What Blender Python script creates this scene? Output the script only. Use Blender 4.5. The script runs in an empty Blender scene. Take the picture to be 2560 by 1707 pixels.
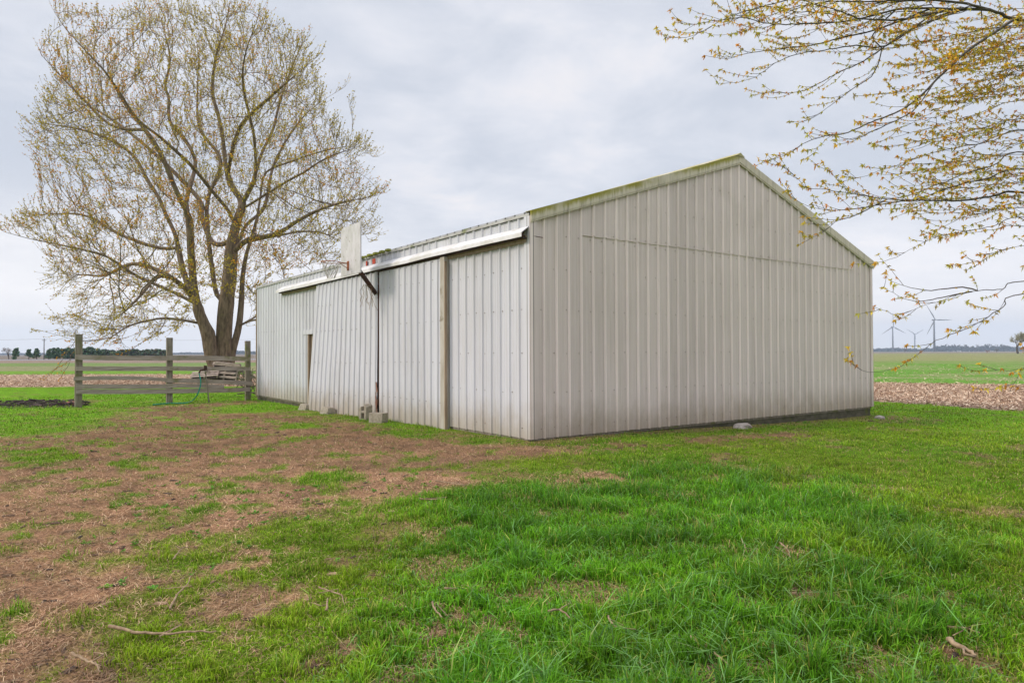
import bpy, math, random
import numpy as np
from mathutils import Vector, Matrix, kdtree
random.seed(7); RNG = np.random.default_rng(7)
R = math.radians
sc = bpy.context.scene
COL = sc.collection

# ------------------------------------------------------------------ camera
F_PX, CAM_H, PITCH, ROLL = 1727.7, 1.558, 0.016277, 0.0037280
cam_d = bpy.data.cameras.new("camera"); cam = bpy.data.objects.new("camera", cam_d); COL.objects.link(cam)
cam_d.sensor_width = 36; cam_d.lens = F_PX/2560*36; cam_d.clip_start = 0.05; cam_d.clip_end = 30000
r0 = Vector((1,0,0)); u0 = Vector((0,-math.sin(PITCH),math.cos(PITCH))); f0 = Vector((0,math.cos(PITCH),math.sin(PITCH)))
rr = r0*math.cos(ROLL)-u0*math.sin(ROLL); uu = r0*math.sin(ROLL)+u0*math.cos(ROLL)
cam.matrix_world = Matrix(((rr.x,uu.x,-f0.x,0),(rr.y,uu.y,-f0.y,0),(rr.z,uu.z,-f0.z,CAM_H),(0,0,0,1)))
sc.camera = cam
sc.view_settings.view_transform = 'Standard'; sc.view_settings.look = 'None'
sc.view_settings.gamma = 1; sc.view_settings.exposure = 0.30
sc.render.resolution_x = 1024; sc.render.resolution_y = 682

# ------------------------------------------------------------------ light
SUN_DIR = Vector((-0.80, -0.28, 0.55)).normalized()       # towards the sun
sd = bpy.data.lights.new("sun", 'SUN'); sd.energy = 1.9; sd.angle = R(14); sd.color = (1,.90,.78)
so = bpy.data.objects.new("sun", sd); COL.objects.link(so); so.rotation_euler = SUN_DIR.to_track_quat('Z','Y').to_euler()
elev = math.asin(SUN_DIR.z); azim = math.atan2(SUN_DIR.x, SUN_DIR.y)
w = bpy.data.worlds.new("World"); sc.world = w; w.use_nodes = True
nt = w.node_tree; nt.nodes.clear()
def N(nt, t, **k):
    n = nt.nodes.new(t)
    for a, b in k.items(): setattr(n, a, b)
    return n
def mathn(nt, op, a, b=None, c=None, clamp=False):
    n = N(nt, 'ShaderNodeMath', operation=op); n.use_clamp = clamp
    for i, v in enumerate((a, b, c)):
        if v is None: continue
        if isinstance(v, (int, float)): n.inputs[i].default_value = v
        else: nt.links.new(v, n.inputs[i])
    return n.outputs[0]
def mixc(nt, fac, a, b, mode='MIX'):
    n = N(nt, 'ShaderNodeMix', data_type='RGBA', blend_type=mode)
    for s, v in ((n.inputs[0], fac), (n.inputs[6], a), (n.inputs[7], b)):
        if isinstance(v, (int, float)): s.default_value = v
        elif isinstance(v, tuple): s.default_value = (*v, 1) if len(v) == 3 else v
        else: nt.links.new(v, s)
    return n.outputs[2]
def smooth(nt, v, a, b):
    n = N(nt, 'ShaderNodeMapRange', interpolation_type='SMOOTHSTEP')
    nt.links.new(v, n.inputs[0]); n.inputs[1].default_value = a; n.inputs[2].default_value = b
    return n.outputs[0]
def noise(nt, vec, scale, detail=4, rough=.55, dist=0.):
    n = N(nt, 'ShaderNodeTexNoise'); nt.links.new(vec, n.inputs['Vector'])
    n.inputs['Scale'].default_value = scale; n.inputs['Detail'].default_value = detail
    n.inputs['Roughness'].default_value = rough; n.inputs['Distortion'].default_value = dist
    return n.outputs['Fac']
sky = N(nt, 'ShaderNodeTexSky', sky_type='NISHITA'); sky.sun_disc = False
sky.sun_elevation = elev; sky.sun_rotation = azim; sky.air_density = 1; sky.dust_density = 2
tc = N(nt, 'ShaderNodeTexCoord'); sep = N(nt, 'ShaderNodeSeparateXYZ'); nt.links.new(tc.outputs['Generated'], sep.inputs[0])
zz = mathn(nt, 'MAXIMUM', sep.outputs[2], 0.0); den = mathn(nt, 'ADD', zz, 0.16)
cx = mathn(nt, 'DIVIDE', sep.outputs[0], den); cy = mathn(nt, 'DIVIDE', sep.outputs[1], den)
cmb = N(nt, 'ShaderNodeCombineXYZ'); nt.links.new(cx, cmb.inputs[0]); nt.links.new(cy, cmb.inputs[1])
big = noise(nt, cmb.outputs[0], .75, 6, .55, .25); fine = noise(nt, cmb.outputs[0], 2.6, 6, .6, .35)
cl = mathn(nt, 'ADD', mathn(nt, 'MULTIPLY', big, .65), mathn(nt, 'MULTIPLY', fine, .35))
cf = smooth(nt, cl, .42, .57)
ccol = mixc(nt, cf, (5.5,5.85,6.6), (6.9,7.05,7.6))
ccol = mixc(nt, smooth(nt, cl, .52, .64), ccol, (8.0,7.75,7.9))
hz = smooth(nt, zz, .24, .01)
warm = smooth(nt, sep.outputs[0], .3, -.7)
ccol = mixc(nt, mathn(nt, 'MULTIPLY', hz, .85), ccol, mixc(nt, warm, (9.6,9.3,9.4), (11.2,10.7,10.4)))
zb = N(nt, 'ShaderNodeVectorMath', operation='SCALE'); nt.links.new(ccol, zb.inputs[0]); nt.links.new(mathn(nt, 'ADD', mathn(nt, 'MULTIPLY', smooth(nt, zz, .5, .95), 1.3), 1.0), zb.inputs['Scale'])   # overcast skies are brightest overhead
tot = mixc(nt, .94, sky.outputs[0], zb.outputs[0])
bg = N(nt, 'ShaderNodeBackground'); nt.links.new(tot, bg.inputs[0]); bg.inputs[1].default_value = .1
wo = N(nt, 'ShaderNodeOutputWorld'); nt.links.new(bg.outputs[0], wo.inputs[0])

# ------------------------------------------------------------------ numpy helpers
def hash2(ix, iy, s):
    ix = ix.astype(np.int64).astype(np.uint64); iy = iy.astype(np.int64).astype(np.uint64)
    h = ix*np.uint64(374761393) + iy*np.uint64(668265263) + np.uint64(s*2654435761 % (2**32))
    h = (h ^ (h >> np.uint64(13)))*np.uint64(1274126177); h = h ^ (h >> np.uint64(16))
    return (h & np.uint64(0xffffff)).astype(np.float64)/float(0xffffff)
def vn(x, y, s=0):
    ix = np.floor(x); iy = np.floor(y); fx = x-ix; fy = y-iy; fx = fx*fx*(3-2*fx); fy = fy*fy*(3-2*fy)
    a = hash2(ix,iy,s); b = hash2(ix+1,iy,s); c = hash2(ix,iy+1,s); d = hash2(ix+1,iy+1,s)
    return (a*(1-fx)+b*fx)*(1-fy)+(c*(1-fx)+d*fx)*fy
def fbm(x, y, sc_=1., o=4, s=0):
    t = 0; a = .5; n = 0
    for i in range(o):
        t = t+a*vn(x*sc_+17.3*i, y*sc_-9.1*i, s+i*31); n += a; a *= .55; sc_ *= 2.07
    return t/n
def ss(x, a, b):
    t = np.clip((x-a)/(b-a), 0, 1); return t*t*(3-2*t)
TH = 0.942627777; A = np.array([0.334897, 12.43594]); U = np.array([math.sin(TH), math.cos(TH)]); V = np.array([-math.cos(TH), math.sin(TH)])
GW, SL, EH, PH = 12.19, 17.06, 4.04, 6.04
def gz(x, y):
    a = (x-A[0])*U[0]+(y-A[1])*U[1]; b = (x-A[0])*V[0]+(y-A[1])*V[1]
    s1 = ss(a, 0, 12.4); r = np.hypot(x, y)
    z = -.045*ss(r, 4, 12) - .20*s1*ss(r, 5, 16) - .12*ss(b, 1, 17)*(1-s1)
    fall = 1-ss(r, 20, 45)
    return z + (.05*(fbm(x,y,.35,3,5)-.5) + .03*(fbm(x,y,1.6,3,9)-.5))*(.25+.75*fall)*(1-ss(r,200,400))
def ray(px, py):
    X = (px-1280)/F_PX; Y = (853.5-py)/F_PX; c, s = math.cos(ROLL), math.sin(ROLL)
    a = X*c+Y*s; b = -X*s+Y*c
    return np.array([a, math.cos(PITCH)-b*math.sin(PITCH), math.sin(PITCH)+b*math.cos(PITCH)])
def at(px, py, depth):
    d = ray(px, py); d = d/d[1]*depth; return Vector((d[0], d[1], d[2]+CAM_H))
def ga(px, py):
    d = ray(px, py); z = -.1
    for _ in range(12):
        t = (z-CAM_H)/d[2]; z = float(gz(np.array(d[0]*t), np.array(d[1]*t)))
    return np.array([d[0]*t, d[1]*t, z])
def project(x, y, z):
    z = z-CAM_H; d = y*math.cos(PITCH)+z*math.sin(PITCH); up = -y*math.sin(PITCH)+z*math.cos(PITCH)
    a = x/d*F_PX; b = up/d*F_PX; c, s = math.cos(ROLL), math.sin(ROLL)
    return 1280+a*c-b*s, 853.5-(a*s+b*c)
def polydist(x, y, poly):      # signed distance, negative inside
    P = np.array(poly); d = np.full(x.shape, 1e9); ins = np.zeros(x.shape, bool)
    for i in range(len(P)):
        x1, y1 = P[i]; x2, y2 = P[(i+1) % len(P)]
        ex, ey = x2-x1, y2-y1; L2 = ex*ex+ey*ey+1e-9
        t = np.clip(((x-x1)*ex+(y-y1)*ey)/L2, 0, 1)
        d = np.minimum(d, np.hypot(x-x1-t*ex, y-y1-t*ey))
        c = ((y1 > y) != (y2 > y)) & (x < ex*(y-y1)/(ey+1e-12)+x1); ins ^= c
    return np.where(ins, -d, d)

# ------------------------------------------------------------------ object helpers
def tag(o, label=None, cat=None, group=None, kind=None):
    if label: o['label'] = label
    if cat: o['category'] = cat
    if group: o['group'] = group
    if kind: o['kind'] = kind
    return o
def empty(name, loc, rz=0, label=None, cat=None, group=None):
    o = bpy.data.objects.new(name, None); COL.objects.link(o); o.location = loc; o.rotation_euler = (0,0,rz); o.empty_display_size = .2
    return tag(o, label, cat, group)
def np_mesh(name, verts, faces_list, mat, parent=None, cols=None, smooth_=False, mats=None, matidx=None):
    """faces_list: list of int arrays (n,k) of equal k"""
    me = bpy.data.meshes.new(name); verts = np.asarray(verts, np.float32)
    me.vertices.add(len(verts)); me.vertices.foreach_set('co', verts.ravel())
    fl = [np.asarray(f, np.int32) for f in faces_list if len(f)]
    loops = np.concatenate([f.ravel() for f in fl]); sizes = np.concatenate([np.full(len(f), f.shape[1], np.int32) for f in fl])
    me.loops.add(len(loops)); me.loops.foreach_set('vertex_index', loops)
    me.polygons.add(len(sizes)); st = np.concatenate([[0], np.cumsum(sizes)[:-1]]).astype(np.int32)
    me.polygons.foreach_set('loop_start', st); me.polygons.foreach_set('loop_total', sizes)
    if matidx is not None: me.polygons.foreach_set('material_index', np.asarray(matidx, np.int32))
    me.polygons.foreach_set('use_smooth', np.full(len(sizes), smooth_))
    me.update(calc_edges=True)
    if cols is not None:
        at_ = me.color_attributes.new('Col', 'FLOAT_COLOR', 'POINT')
        c4 = np.ones((len(verts), 4), np.float32); c4[:, :3] = cols; at_.data.foreach_set('color', c4.ravel())
    for m in (mats or [mat]): me.materials.append(m)
    o = bpy.data.objects.new(name, me); COL.objects.link(o)
    if parent: o.parent = parent
    return o
class MB:
    def __init__(s): s.v = []; s.f = []; s.mi = []; s.cur = 0; s.sm = False
    def add(s, vs, fs):
        b = len(s.v); s.v += [tuple(v) for v in vs]; s.f += [tuple(i+b for i in f) for f in fs]; s.mi += [s.cur]*len(fs)
    def box(s, lo, hi, M=None):
        x0,y0,z0 = lo; x1,y1,z1 = hi
        vs = [Vector(v) for v in ((x0,y0,z0),(x1,y0,z0),(x1,y1,z0),(x0,y1,z0),(x0,y0,z1),(x1,y0,z1),(x1,y1,z1),(x0,y1,z1))]
        if M: vs = [M@v for v in vs]
        s.add(vs, [(0,3,2,1),(4,5,6,7),(0,1,5,4),(1,2,6,5),(2,3,7,6),(3,0,4,7)])
    def beam(s, a, b, w, h, up=Vector((0,0,1)), jit=0, seg=1, bow=0):
        """board from a to b; h along up, w across"""
        a = Vector(a); b = Vector(b); d = (b-a).normalized(); side = d.cross(up).normalized(); up2 = side.cross(d).normalized()
        rings = []
        for i in range(seg+1):
            t = i/seg; p = a.lerp(b, t)+up2*(bow*4*t*(1-t))
            j = lambda: random.uniform(-jit, jit)
            rings.append([p+side*(sx*w/2+j()*.4)+up2*(sz*h/2+j()) for sx, sz in ((-1,-1),(1,-1),(1,1),(-1,1))])
        vs = [v for r_ in rings for v in r_]; fs = [(3,2,1,0)]
        for i in range(seg):
            for k in range(4): fs.append((i*4+k, i*4+(k+1)%4, i*4+4+(k+1)%4, i*4+4+k))
        n = seg*4; fs.append((n,n+1,n+2,n+3)); s.add(vs, fs)
    def tube(s, pts, rad, n=8, cap=True):
        pts = [Vector(p) for p in pts]; rad = rad if isinstance(rad, (list,tuple)) else [rad]*len(pts)
        d = (pts[1]-pts[0]).normalized(); up = d.orthogonal().normalized(); vs = []; fs = []
        for i, p in enumerate(pts):
            d = (pts[min(i+1,len(pts)-1)]-pts[max(i-1,0)]).normalized()
            up = (up-d*up.dot(d)).normalized(); sd_ = d.cross(up)
            vs += [p+(up*math.cos(2*math.pi*k/n)+sd_*math.sin(2*math.pi*k/n))*rad[i] for k in range(n)]
        for i in range(len(pts)-1):
            for k in range(n): fs.append((i*n+k, i*n+(k+1)%n, (i+1)*n+(k+1)%n, (i+1)*n+k))
        if cap: fs.append(tuple(range(n-1,-1,-1))); fs.append(tuple(range((len(pts)-1)*n, len(pts)*n)))
        s.add(vs, fs)
    def build(s, name, mat, parent=None, sm=False, mats=None, bevel=0):
        me = bpy.data.meshes.new(name); me.from_pydata(s.v, [], s.f)
        for m in (mats or [mat]): me.materials.append(m)
        me.polygons.foreach_set('material_index', s.mi); me.polygons.foreach_set('use_smooth', [sm]*len(s.f)); me.update()
        o = bpy.data.objects.new(name, me); COL.objects.link(o)
        if parent: o.parent = parent
        if bevel:
            b = o.modifiers.new('bevel', 'BEVEL'); b.width = bevel; b.segments = 2
        return o

# ------------------------------------------------------------------ materials
def mat(name, base=(.5,.5,.5), rough=.7, spec=.3, metal=0):
    m = bpy.data.materials.new(name); m.use_nodes = True; n = m.node_tree.nodes['Principled BSDF']
    n.inputs['Base Color'].default_value = (*base, 1); n.inputs['Roughness'].default_value = rough
    n.inputs['Specular IOR Level'].default_value = spec; n.inputs['Metallic'].default_value = metal
    return m, m.node_tree, n
def objcoord(nt, scale=(1,1,1), gen='Object'):
    t = N(nt, 'ShaderNodeTexCoord'); mp = N(nt, 'ShaderNodeMapping'); nt.links.new(t.outputs[gen], mp.inputs[0]); mp.inputs['Scale'].default_value = scale
    return mp.outputs[0]
def bump(nt, bs, h, strength=.3, dist=.01):
    b = N(nt, 'ShaderNodeBump'); b.inputs['Strength'].default_value = strength; b.inputs['Distance'].default_value = dist
    nt.links.new(h, b.inputs['Height']); nt.links.new(b.outputs[0], bs.inputs['Normal'])
def noisy(name, c1, c2, scale=(5,5,5), rough=.8, bs=.4, bd=.01, c3=None, spec=.2, detail=6, f3=(.55,.7), s3=1.3):
    m, nt, b = mat(name, c1, rough, spec); v = objcoord(nt, scale)
    f = smooth(nt, noise(nt, v, 1, detail, .6), .3, .7); c = mixc(nt, f, c1, c2)
    if c3: c = mixc(nt, smooth(nt, noise(nt, objcoord(nt, (s3,s3,s3)), 1, 4, .6), *f3), c, c3)
    nt.links.new(c, b.inputs['Base Color']); bump(nt, b, noise(nt, v, 2.3, detail, .65), bs, bd)
    return m
def siding(name, base, axis, dirt, grime=.6, moss=.0, crown=.2, phase=0., lapk=.75):
    """painted ribbed steel: panel to panel tone, vertical runs of dirt, splashed soil at the foot"""
    m, nt, b = mat(name, base, .5, .25)
    t = N(nt, 'ShaderNodeTexCoord'); s = N(nt, 'ShaderNodeSeparateXYZ'); nt.links.new(t.outputs['Object'], s.inputs[0])
    h = s.outputs[axis]; z = s.outputs[2]
    def vec(a, zk, off=0.):
        c = N(nt, 'ShaderNodeCombineXYZ'); nt.links.new(mathn(nt,'MULTIPLY',h,a), c.inputs[0]); nt.links.new(mathn(nt,'MULTIPLY',z,zk), c.inputs[1]); c.inputs[2].default_value = off; return c.outputs[0]
    wn = N(nt, 'ShaderNodeTexWhiteNoise', noise_dimensions='1D'); nt.links.new(mathn(nt,'FLOOR',mathn(nt,'DIVIDE',h,.9144)), wn.inputs['W'])
    pan = mathn(nt, 'ADD', mathn(nt,'MULTIPLY',wn.outputs[0],.10), .95)
    streak = noise(nt, vec(16,.35), 1, 5, .65); streak2 = noise(nt, vec(55,1.1,3), 1, 3, .6); cloud = noise(nt, vec(.7,.6,7), 1, 4, .6)
    c = mixc(nt, mathn(nt,'MULTIPLY',smooth(nt, streak,.45,.75), grime), base, dirt)
    c = mixc(nt, mathn(nt,'MULTIPLY',smooth(nt, streak2,.5,.8), grime*.45), c, dirt)
    c = mixc(nt, mathn(nt,'MULTIPLY',smooth(nt, cloud,.4,.7), grime*.4), c, dirt)
    soil = mathn(nt, 'MULTIPLY', smooth(nt, mathn(nt,'ADD',z,mathn(nt,'MULTIPLY',noise(nt, vec(3,1.5,2),1,5,.7),-.9)), .35, -.55), .75)
    c = mixc(nt, soil, c, (.36,.29,.21))
    if moss:
        up = smooth(nt, mathn(nt,'ADD',z,mathn(nt,'MULTIPLY',noise(nt, vec(22,.5,11),1,5,.7),1.8)), 4.2, 6.2)
        c = mixc(nt, mathn(nt,'MULTIPLY',mathn(nt,'MULTIPLY',up,smooth(nt,noise(nt,vec(1.1,.8,4),1,3,.6),.45,.65)),moss), c, (.22,.20,.11))
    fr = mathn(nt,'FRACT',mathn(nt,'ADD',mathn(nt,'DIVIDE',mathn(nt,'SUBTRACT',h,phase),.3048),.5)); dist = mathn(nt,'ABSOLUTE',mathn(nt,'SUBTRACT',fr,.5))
    rib_light = smooth(nt, dist, .110, .075); edge = mathn(nt,'MULTIPLY',smooth(nt, dist, .10, .12), smooth(nt, dist, .17, .135)); pan = mathn(nt,'MULTIPLY',pan,mathn(nt,'ADD',mathn(nt,'MULTIPLY',rib_light,crown),mathn(nt,'SUBTRACT',1-crown*.22,mathn(nt,'MULTIPLY',edge,.16))))  # light on the ribs and the shade line beside them, painted into the colour
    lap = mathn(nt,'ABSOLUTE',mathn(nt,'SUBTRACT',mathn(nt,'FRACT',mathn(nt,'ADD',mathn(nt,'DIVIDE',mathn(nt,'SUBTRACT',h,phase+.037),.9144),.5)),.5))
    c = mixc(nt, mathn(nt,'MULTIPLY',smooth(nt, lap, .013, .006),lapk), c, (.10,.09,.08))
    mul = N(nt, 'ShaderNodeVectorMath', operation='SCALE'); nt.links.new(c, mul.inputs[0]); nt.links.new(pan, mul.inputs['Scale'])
    nt.links.new(mul.outputs[0], b.inputs['Base Color'])
    nt.links.new(mathn(nt,'ADD',mathn(nt,'MULTIPLY',streak,.25),.38), b.inputs['Roughness'])
    bump(nt, b, noise(nt, vec(2.2,.7,5), 1, 3, .5), .25, .03)
    return m
M_SIDE = siding('white_siding', (.61,.615,.665), 1, (.46,.44,.43), .5, 0., .04)
M_DOOR = siding('white_door_siding', (.61,.615,.665), 1, (.46,.44,.43), .5, 0., .0, 0., 0.)
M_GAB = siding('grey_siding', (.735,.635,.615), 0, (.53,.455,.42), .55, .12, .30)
M_SCREW = mat('screw', (.17,.14,.12), .6)[0]; M_SCREW2 = mat('screw', (.30,.25,.21), .6)[0]
M_TRIM = noisy('white_trim', (.76,.75,.78), (.60,.58,.55), (2,2,2), .5, .1, .01, (.38,.33,.26), f3=(.6,.8), s3=3)
def rake_mat():
    m, nt, b = mat('mossy_trim', (.55,.54,.5), .6)
    v = objcoord(nt, (1,1,1)); t = N(nt,'ShaderNodeTexCoord'); s = N(nt,'ShaderNodeSeparateXYZ'); nt.links.new(t.outputs['Object'], s.inputs[0])
    c_ = N(nt,'ShaderNodeCombineXYZ'); nt.links.new(mathn(nt,'MULTIPLY',s.outputs[0],14), c_.inputs[0]); nt.links.new(mathn(nt,'MULTIPLY',s.outputs[2],1.5), c_.inputs[1])
    st = noise(nt, c_.outputs[0], 1, 5, .7); bigm = noise(nt, v, .9, 3, .6)
    slope = mathn(nt,'SUBTRACT', s.outputs[2], mathn(nt,'MULTIPLY', s.outputs[0], .328))   # distance up the fascia on the left slope
    edge = smooth(nt, mathn(nt,'ADD',slope,mathn(nt,'MULTIPLY',st,.20)), EH+.03, EH+.15)
    f = mathn(nt,'MULTIPLY', mathn(nt,'MULTIPLY', edge, smooth(nt,bigm,.30,.52)), smooth(nt, s.outputs[0], 6.8, 5.6))
    c = mixc(nt, smooth(nt, st, .4,.7), (.62,.56,.45), (.46,.41,.33)); c = mixc(nt, f, c, (.30,.27,.03))
    c = mixc(nt, mathn(nt,'MULTIPLY',smooth(nt, st, .55,.75),.5), c, (.2,.19,.12)); nt.links.new(c, b.inputs['Base Color'])
    return m
M_RAKE = rake_mat()
M_ROOF = noisy('roof_steel', (.5,.5,.49), (.36,.35,.32), (1,4,4), .5, .1, .01, (.16,.18,.06), s3=1.5)
M_CONC = noisy('mossy_concrete', (.13,.115,.085), (.06,.06,.035), (3,3,6), .95, .6, .02, (.10,.11,.03), s3=2)
M_BLOCK = noisy('concrete_block', (.36,.32,.26), (.25,.215,.165), (16,16,16), .95, .6, .006, (.17,.16,.10), s3=7)
M_WOOD = noisy('weathered_wood', (.27,.235,.19), (.145,.125,.095), (30,30,3), .9, .5, .006, (.14,.15,.055), f3=(.5,.65), s3=2.2)
M_RAIL = noisy('weathered_board', (.42,.36,.32), (.22,.185,.15), (2,2,40), .9, .6, .006, (.19,.18,.09), f3=(.52,.70), s3=1.6)
M_PALLET = noisy('pallet_wood', (.50,.40,.34), (.24,.19,.155), (6,6,30), .9, .4, .004)
M_JAMB = noisy('bare_wood', (.38,.30,.22), (.27,.20,.14), (20,20,2), .8, .3, .004)
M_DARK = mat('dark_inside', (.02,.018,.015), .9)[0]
M_BOARD = noisy('peeling_board', (.64,.62,.65), (.48,.47,.46), (6,6,3), .7, .3, .004, (.28,.25,.21), f3=(.62,.72), s3=9)
M_PIPE = noisy('dark_pipe', (.035,.028,.025), (.09,.035,.022), (9,9,9), .6, .2, .003)
M_RUST = noisy('rusty_steel', (.38,.12,.05), (.22,.09,.05), (20,20,20), .7, .3, .003)
M_NET = mat('net_cord', (.5,.48,.44), .8)[0]
M_HOSE = noisy('green_hose', (.01,.22,.15), (.02,.30,.22), (9,9,9), .4, .1, .002)
M_RED = noisy('red_paint', (.52,.07,.035), (.35,.06,.04), (20,20,6), .7, .2, .003)
M_STEEL = mat('turbine_grey', (.16,.165,.18), .5)[0]
M_STONE = noisy('field_stone', (.46,.41,.37), (.30,.25,.22), (7,7,7), .9, .6, .02)
M_BARK = noisy('bark', (.255,.19,.135), (.10,.074,.054), (9,9,2.2), .95, .9, .03, (.22,.20,.09), f3=(.55,.75), s3=1.2)
M_BARK2 = noisy('dark_bark', (.13,.11,.095), (.06,.052,.045), (18,18,18), .9, .5, .006)
M_TWIG = noisy('dry_twig', (.40,.29,.185), (.22,.15,.095), (30,30,30), .9, .4, .003)
M_DIRT_SHADE = noisy('ash_dirt_shade', (.045,.035,.03), (.11,.085,.075), (6,6,6), 1, .8, .03)
def leafmat(name, trans=.35, rough=.6):
    m, nt, b = mat(name, (.1,.1,.1), rough, .25); a = N(nt,'ShaderNodeAttribute'); a.attribute_name = 'Col'
    nt.links.new(a.outputs['Color'], b.inputs['Base Color']); tr = N(nt,'ShaderNodeBsdfTranslucent'); nt.links.new(a.outputs['Color'], tr.inputs[0])
    mx = N(nt,'ShaderNodeMixShader'); mx.inputs[0].default_value = trans; nt.links.new(b.outputs[0], mx.inputs[1]); nt.links.new(tr.outputs[0], mx.inputs[2])
    nt.links.new(mx.outputs[0], nt.nodes['Material Output'].inputs[0]); return m
M_GRASS = leafmat('grass_blades', .35, .5); M_STRAW = leafmat('straw', .1, .9); M_LEAF = leafmat('young_leaves', .4); M_FOL = leafmat('foliage', .15, .9)

# ------------------------------------------------------------------ ground
def gp(L): return [tuple(ga(*p)[:2]) for p in L]
def bands():
    yl = [ga(200, p)[1] for p in (967,936,927,915,907)]
    return yl
YL = bands()
RP1 = ga(2184,1003)[:2]; RP2 = ga(2560,1028)[:2]; RD = (RP1-RP2)/np.linalg.norm(RP1-RP2); RN = np.array([RD[1], -RD[0]])
if RN[0] < 0: RN = -RN
RQ1 = ga(2184,957)[:2]; RQ2 = ga(2560,963)[:2]; QD = (RQ1-RQ2)/np.linalg.norm(RQ1-RQ2); QN = np.array([QD[1], -QD[0]])
if QN[1] < 0: QN = -QN
BROWN = gp([(0,1092),(150,1080),(270,1052),(320,1024),(205,1022),(300,1016),(430,1013),(560,1005),(640,1003),(640,1009),(560,1014),(520,1028),(600,1036),(720,1030),(840,1052),(1000,1078),(1200,1100),(1330,1112),(1400,1116),(1420,1132),(1300,1150),(1170,1186),(1190,1212),(1000,1252),(920,1285),(660,1292),(560,1328),(440,1385),(290,1400),(330,1440),(440,1455),(250,1500),(170,1590),(290,1700),(280,1900),(-500,1900),(-500,1092)])
BARE = [gp(p) for p in ([(1700,1096),(1900,1082),(2000,1074),(2030,1092),(1850,1104),(1720,1110)],
    [(1440,1118),(1560,1106),(1640,1104),(1620,1120),(1480,1132)], [(1470,1180),(1540,1185),(1560,1210),(1490,1215)],
    [(1940,1385),(1990,1395),(2070,1440),(2090,1490),(2050,1500),(1980,1430)], [(2110,1480),(2190,1500),(2290,1560),(2280,1590),(2160,1540)],
    [(2330,1600),(2440,1620),(2470,1660),(2400,1690),(2330,1650)], [(470,1420),(590,1395),(600,1420),(520,1440)], [(540,1480),(630,1480),(650,1510),(580,1530)],
    [(700,1640),(820,1640),(840,1680),(740,1680)], [(2190,1040),(2300,1042),(2330,1052),(2200,1056)],[(930,1560),(1060,1570),(1040,1610),(960,1600)],
    [(1790,1680),(1930,1650),(1980,1707),(1800,1720)], [(0,1037),(60,1036),(70,1041),(0,1042)])]
ISL = [gp(p) for p in ([(725,1205),(770,1180),(850,1178),(900,1190),(890,1208),(800,1216)], [(0,1128),(120,1120),(190,1128),(180,1150),(80,1162),(0,1155)],
    [(285,1155),(360,1155),(365,1170),(295,1172)], [(810,1255),(870,1240),(930,1258),(910,1290),(830,1290)], [(355,1268),(420,1262),(425,1285),(370,1292)],
    [(540,1210),(580,1206),(585,1216),(545,1220)], [(290,1238),(360,1230),(365,1244),(300,1250)], [(960,1075),(1100,1080),(1120,1098),(980,1092)],
    [(470,1265),(530,1262),(540,1276),(480,1284)],[(590,1265),(645,1262),(640,1280),(600,1282)],[(150,1340),(210,1340),(205,1360),(160,1362)],
    [(1160,1095),(1260,1098),(1250,1112),(1170,1110)],[(690,1060),(800,1056),(810,1070),(700,1072)],[(0,1210),(30,1205),(30,1225),(0,1228)],[(170,1395),(240,1400),(230,1425),(180,1425)],
    [(520,1225),(560,1222),(560,1230),(525,1232)],[(660,1190),(690,1188),(690,1197),(660,1198)],[(1090,1165),(1150,1160),(1150,1174),(1100,1176)],[(410,1300),(450,1298),(450,1312),(415,1314)])]
def masks(x, y):
    n1 = fbm(x, y, .8, 4, 11)-.5; n2 = fbm(x, y, 3.2, 4, 21)-.5; n3 = fbm(x, y, 9, 3, 91)-.5
    r = np.hypot(x, y); amp = np.clip(r/8, .5, 1.3)
    g = ss(polydist(x, y, BROWN) + (n1*2.2+n2*1.5)*amp*.7, -.5*amp, .55*amp)
    for p in BARE: g = np.minimum(g, .12+.88*ss(polydist(x, y, p)+n2*1.5+n3*1.2+n1*.5, -.35, .2))
    for p in ISL: g = np.maximum(g, 1-ss(polydist(x, y, p)+n2*.5+n3*.35, -.12, .12))
    g = np.maximum(g, .75*ss(fbm(x, y, 1.9, 4, 61), .64, .74))
    g = np.minimum(g, 1-.55*ss(fbm(x, y, 1.6, 4, 71), .60, .70))
    g = np.maximum(g, .05+.25*ss(n3+n2*.6, .05, .3))
    g = np.maximum(g, .8*ss(fbm(x, y, 2.4, 3, 201), .645, .71))
    # worn strip hugging the walls
    a = (x-A[0])*U[0]+(y-A[1])*U[1]; b = (x-A[0])*V[0]+(y-A[1])*V[1]
    near = np.where((a > -.1) & (a < 12.3), np.abs(b), 9)
    g = np.minimum(g, .35+.65*ss(near+n2*.8, .2, .8))
    return g
def lawn(x, y):
    right = (x-RP1[0])*RN[0]+(y-RP1[1])*RN[1]
    left = y-YL[0]
    e = .3*(fbm(x, y, 1.2, 3, 77)-.5)
    return ((right+e) < 0) & (left+e*2 < 0)
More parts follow.
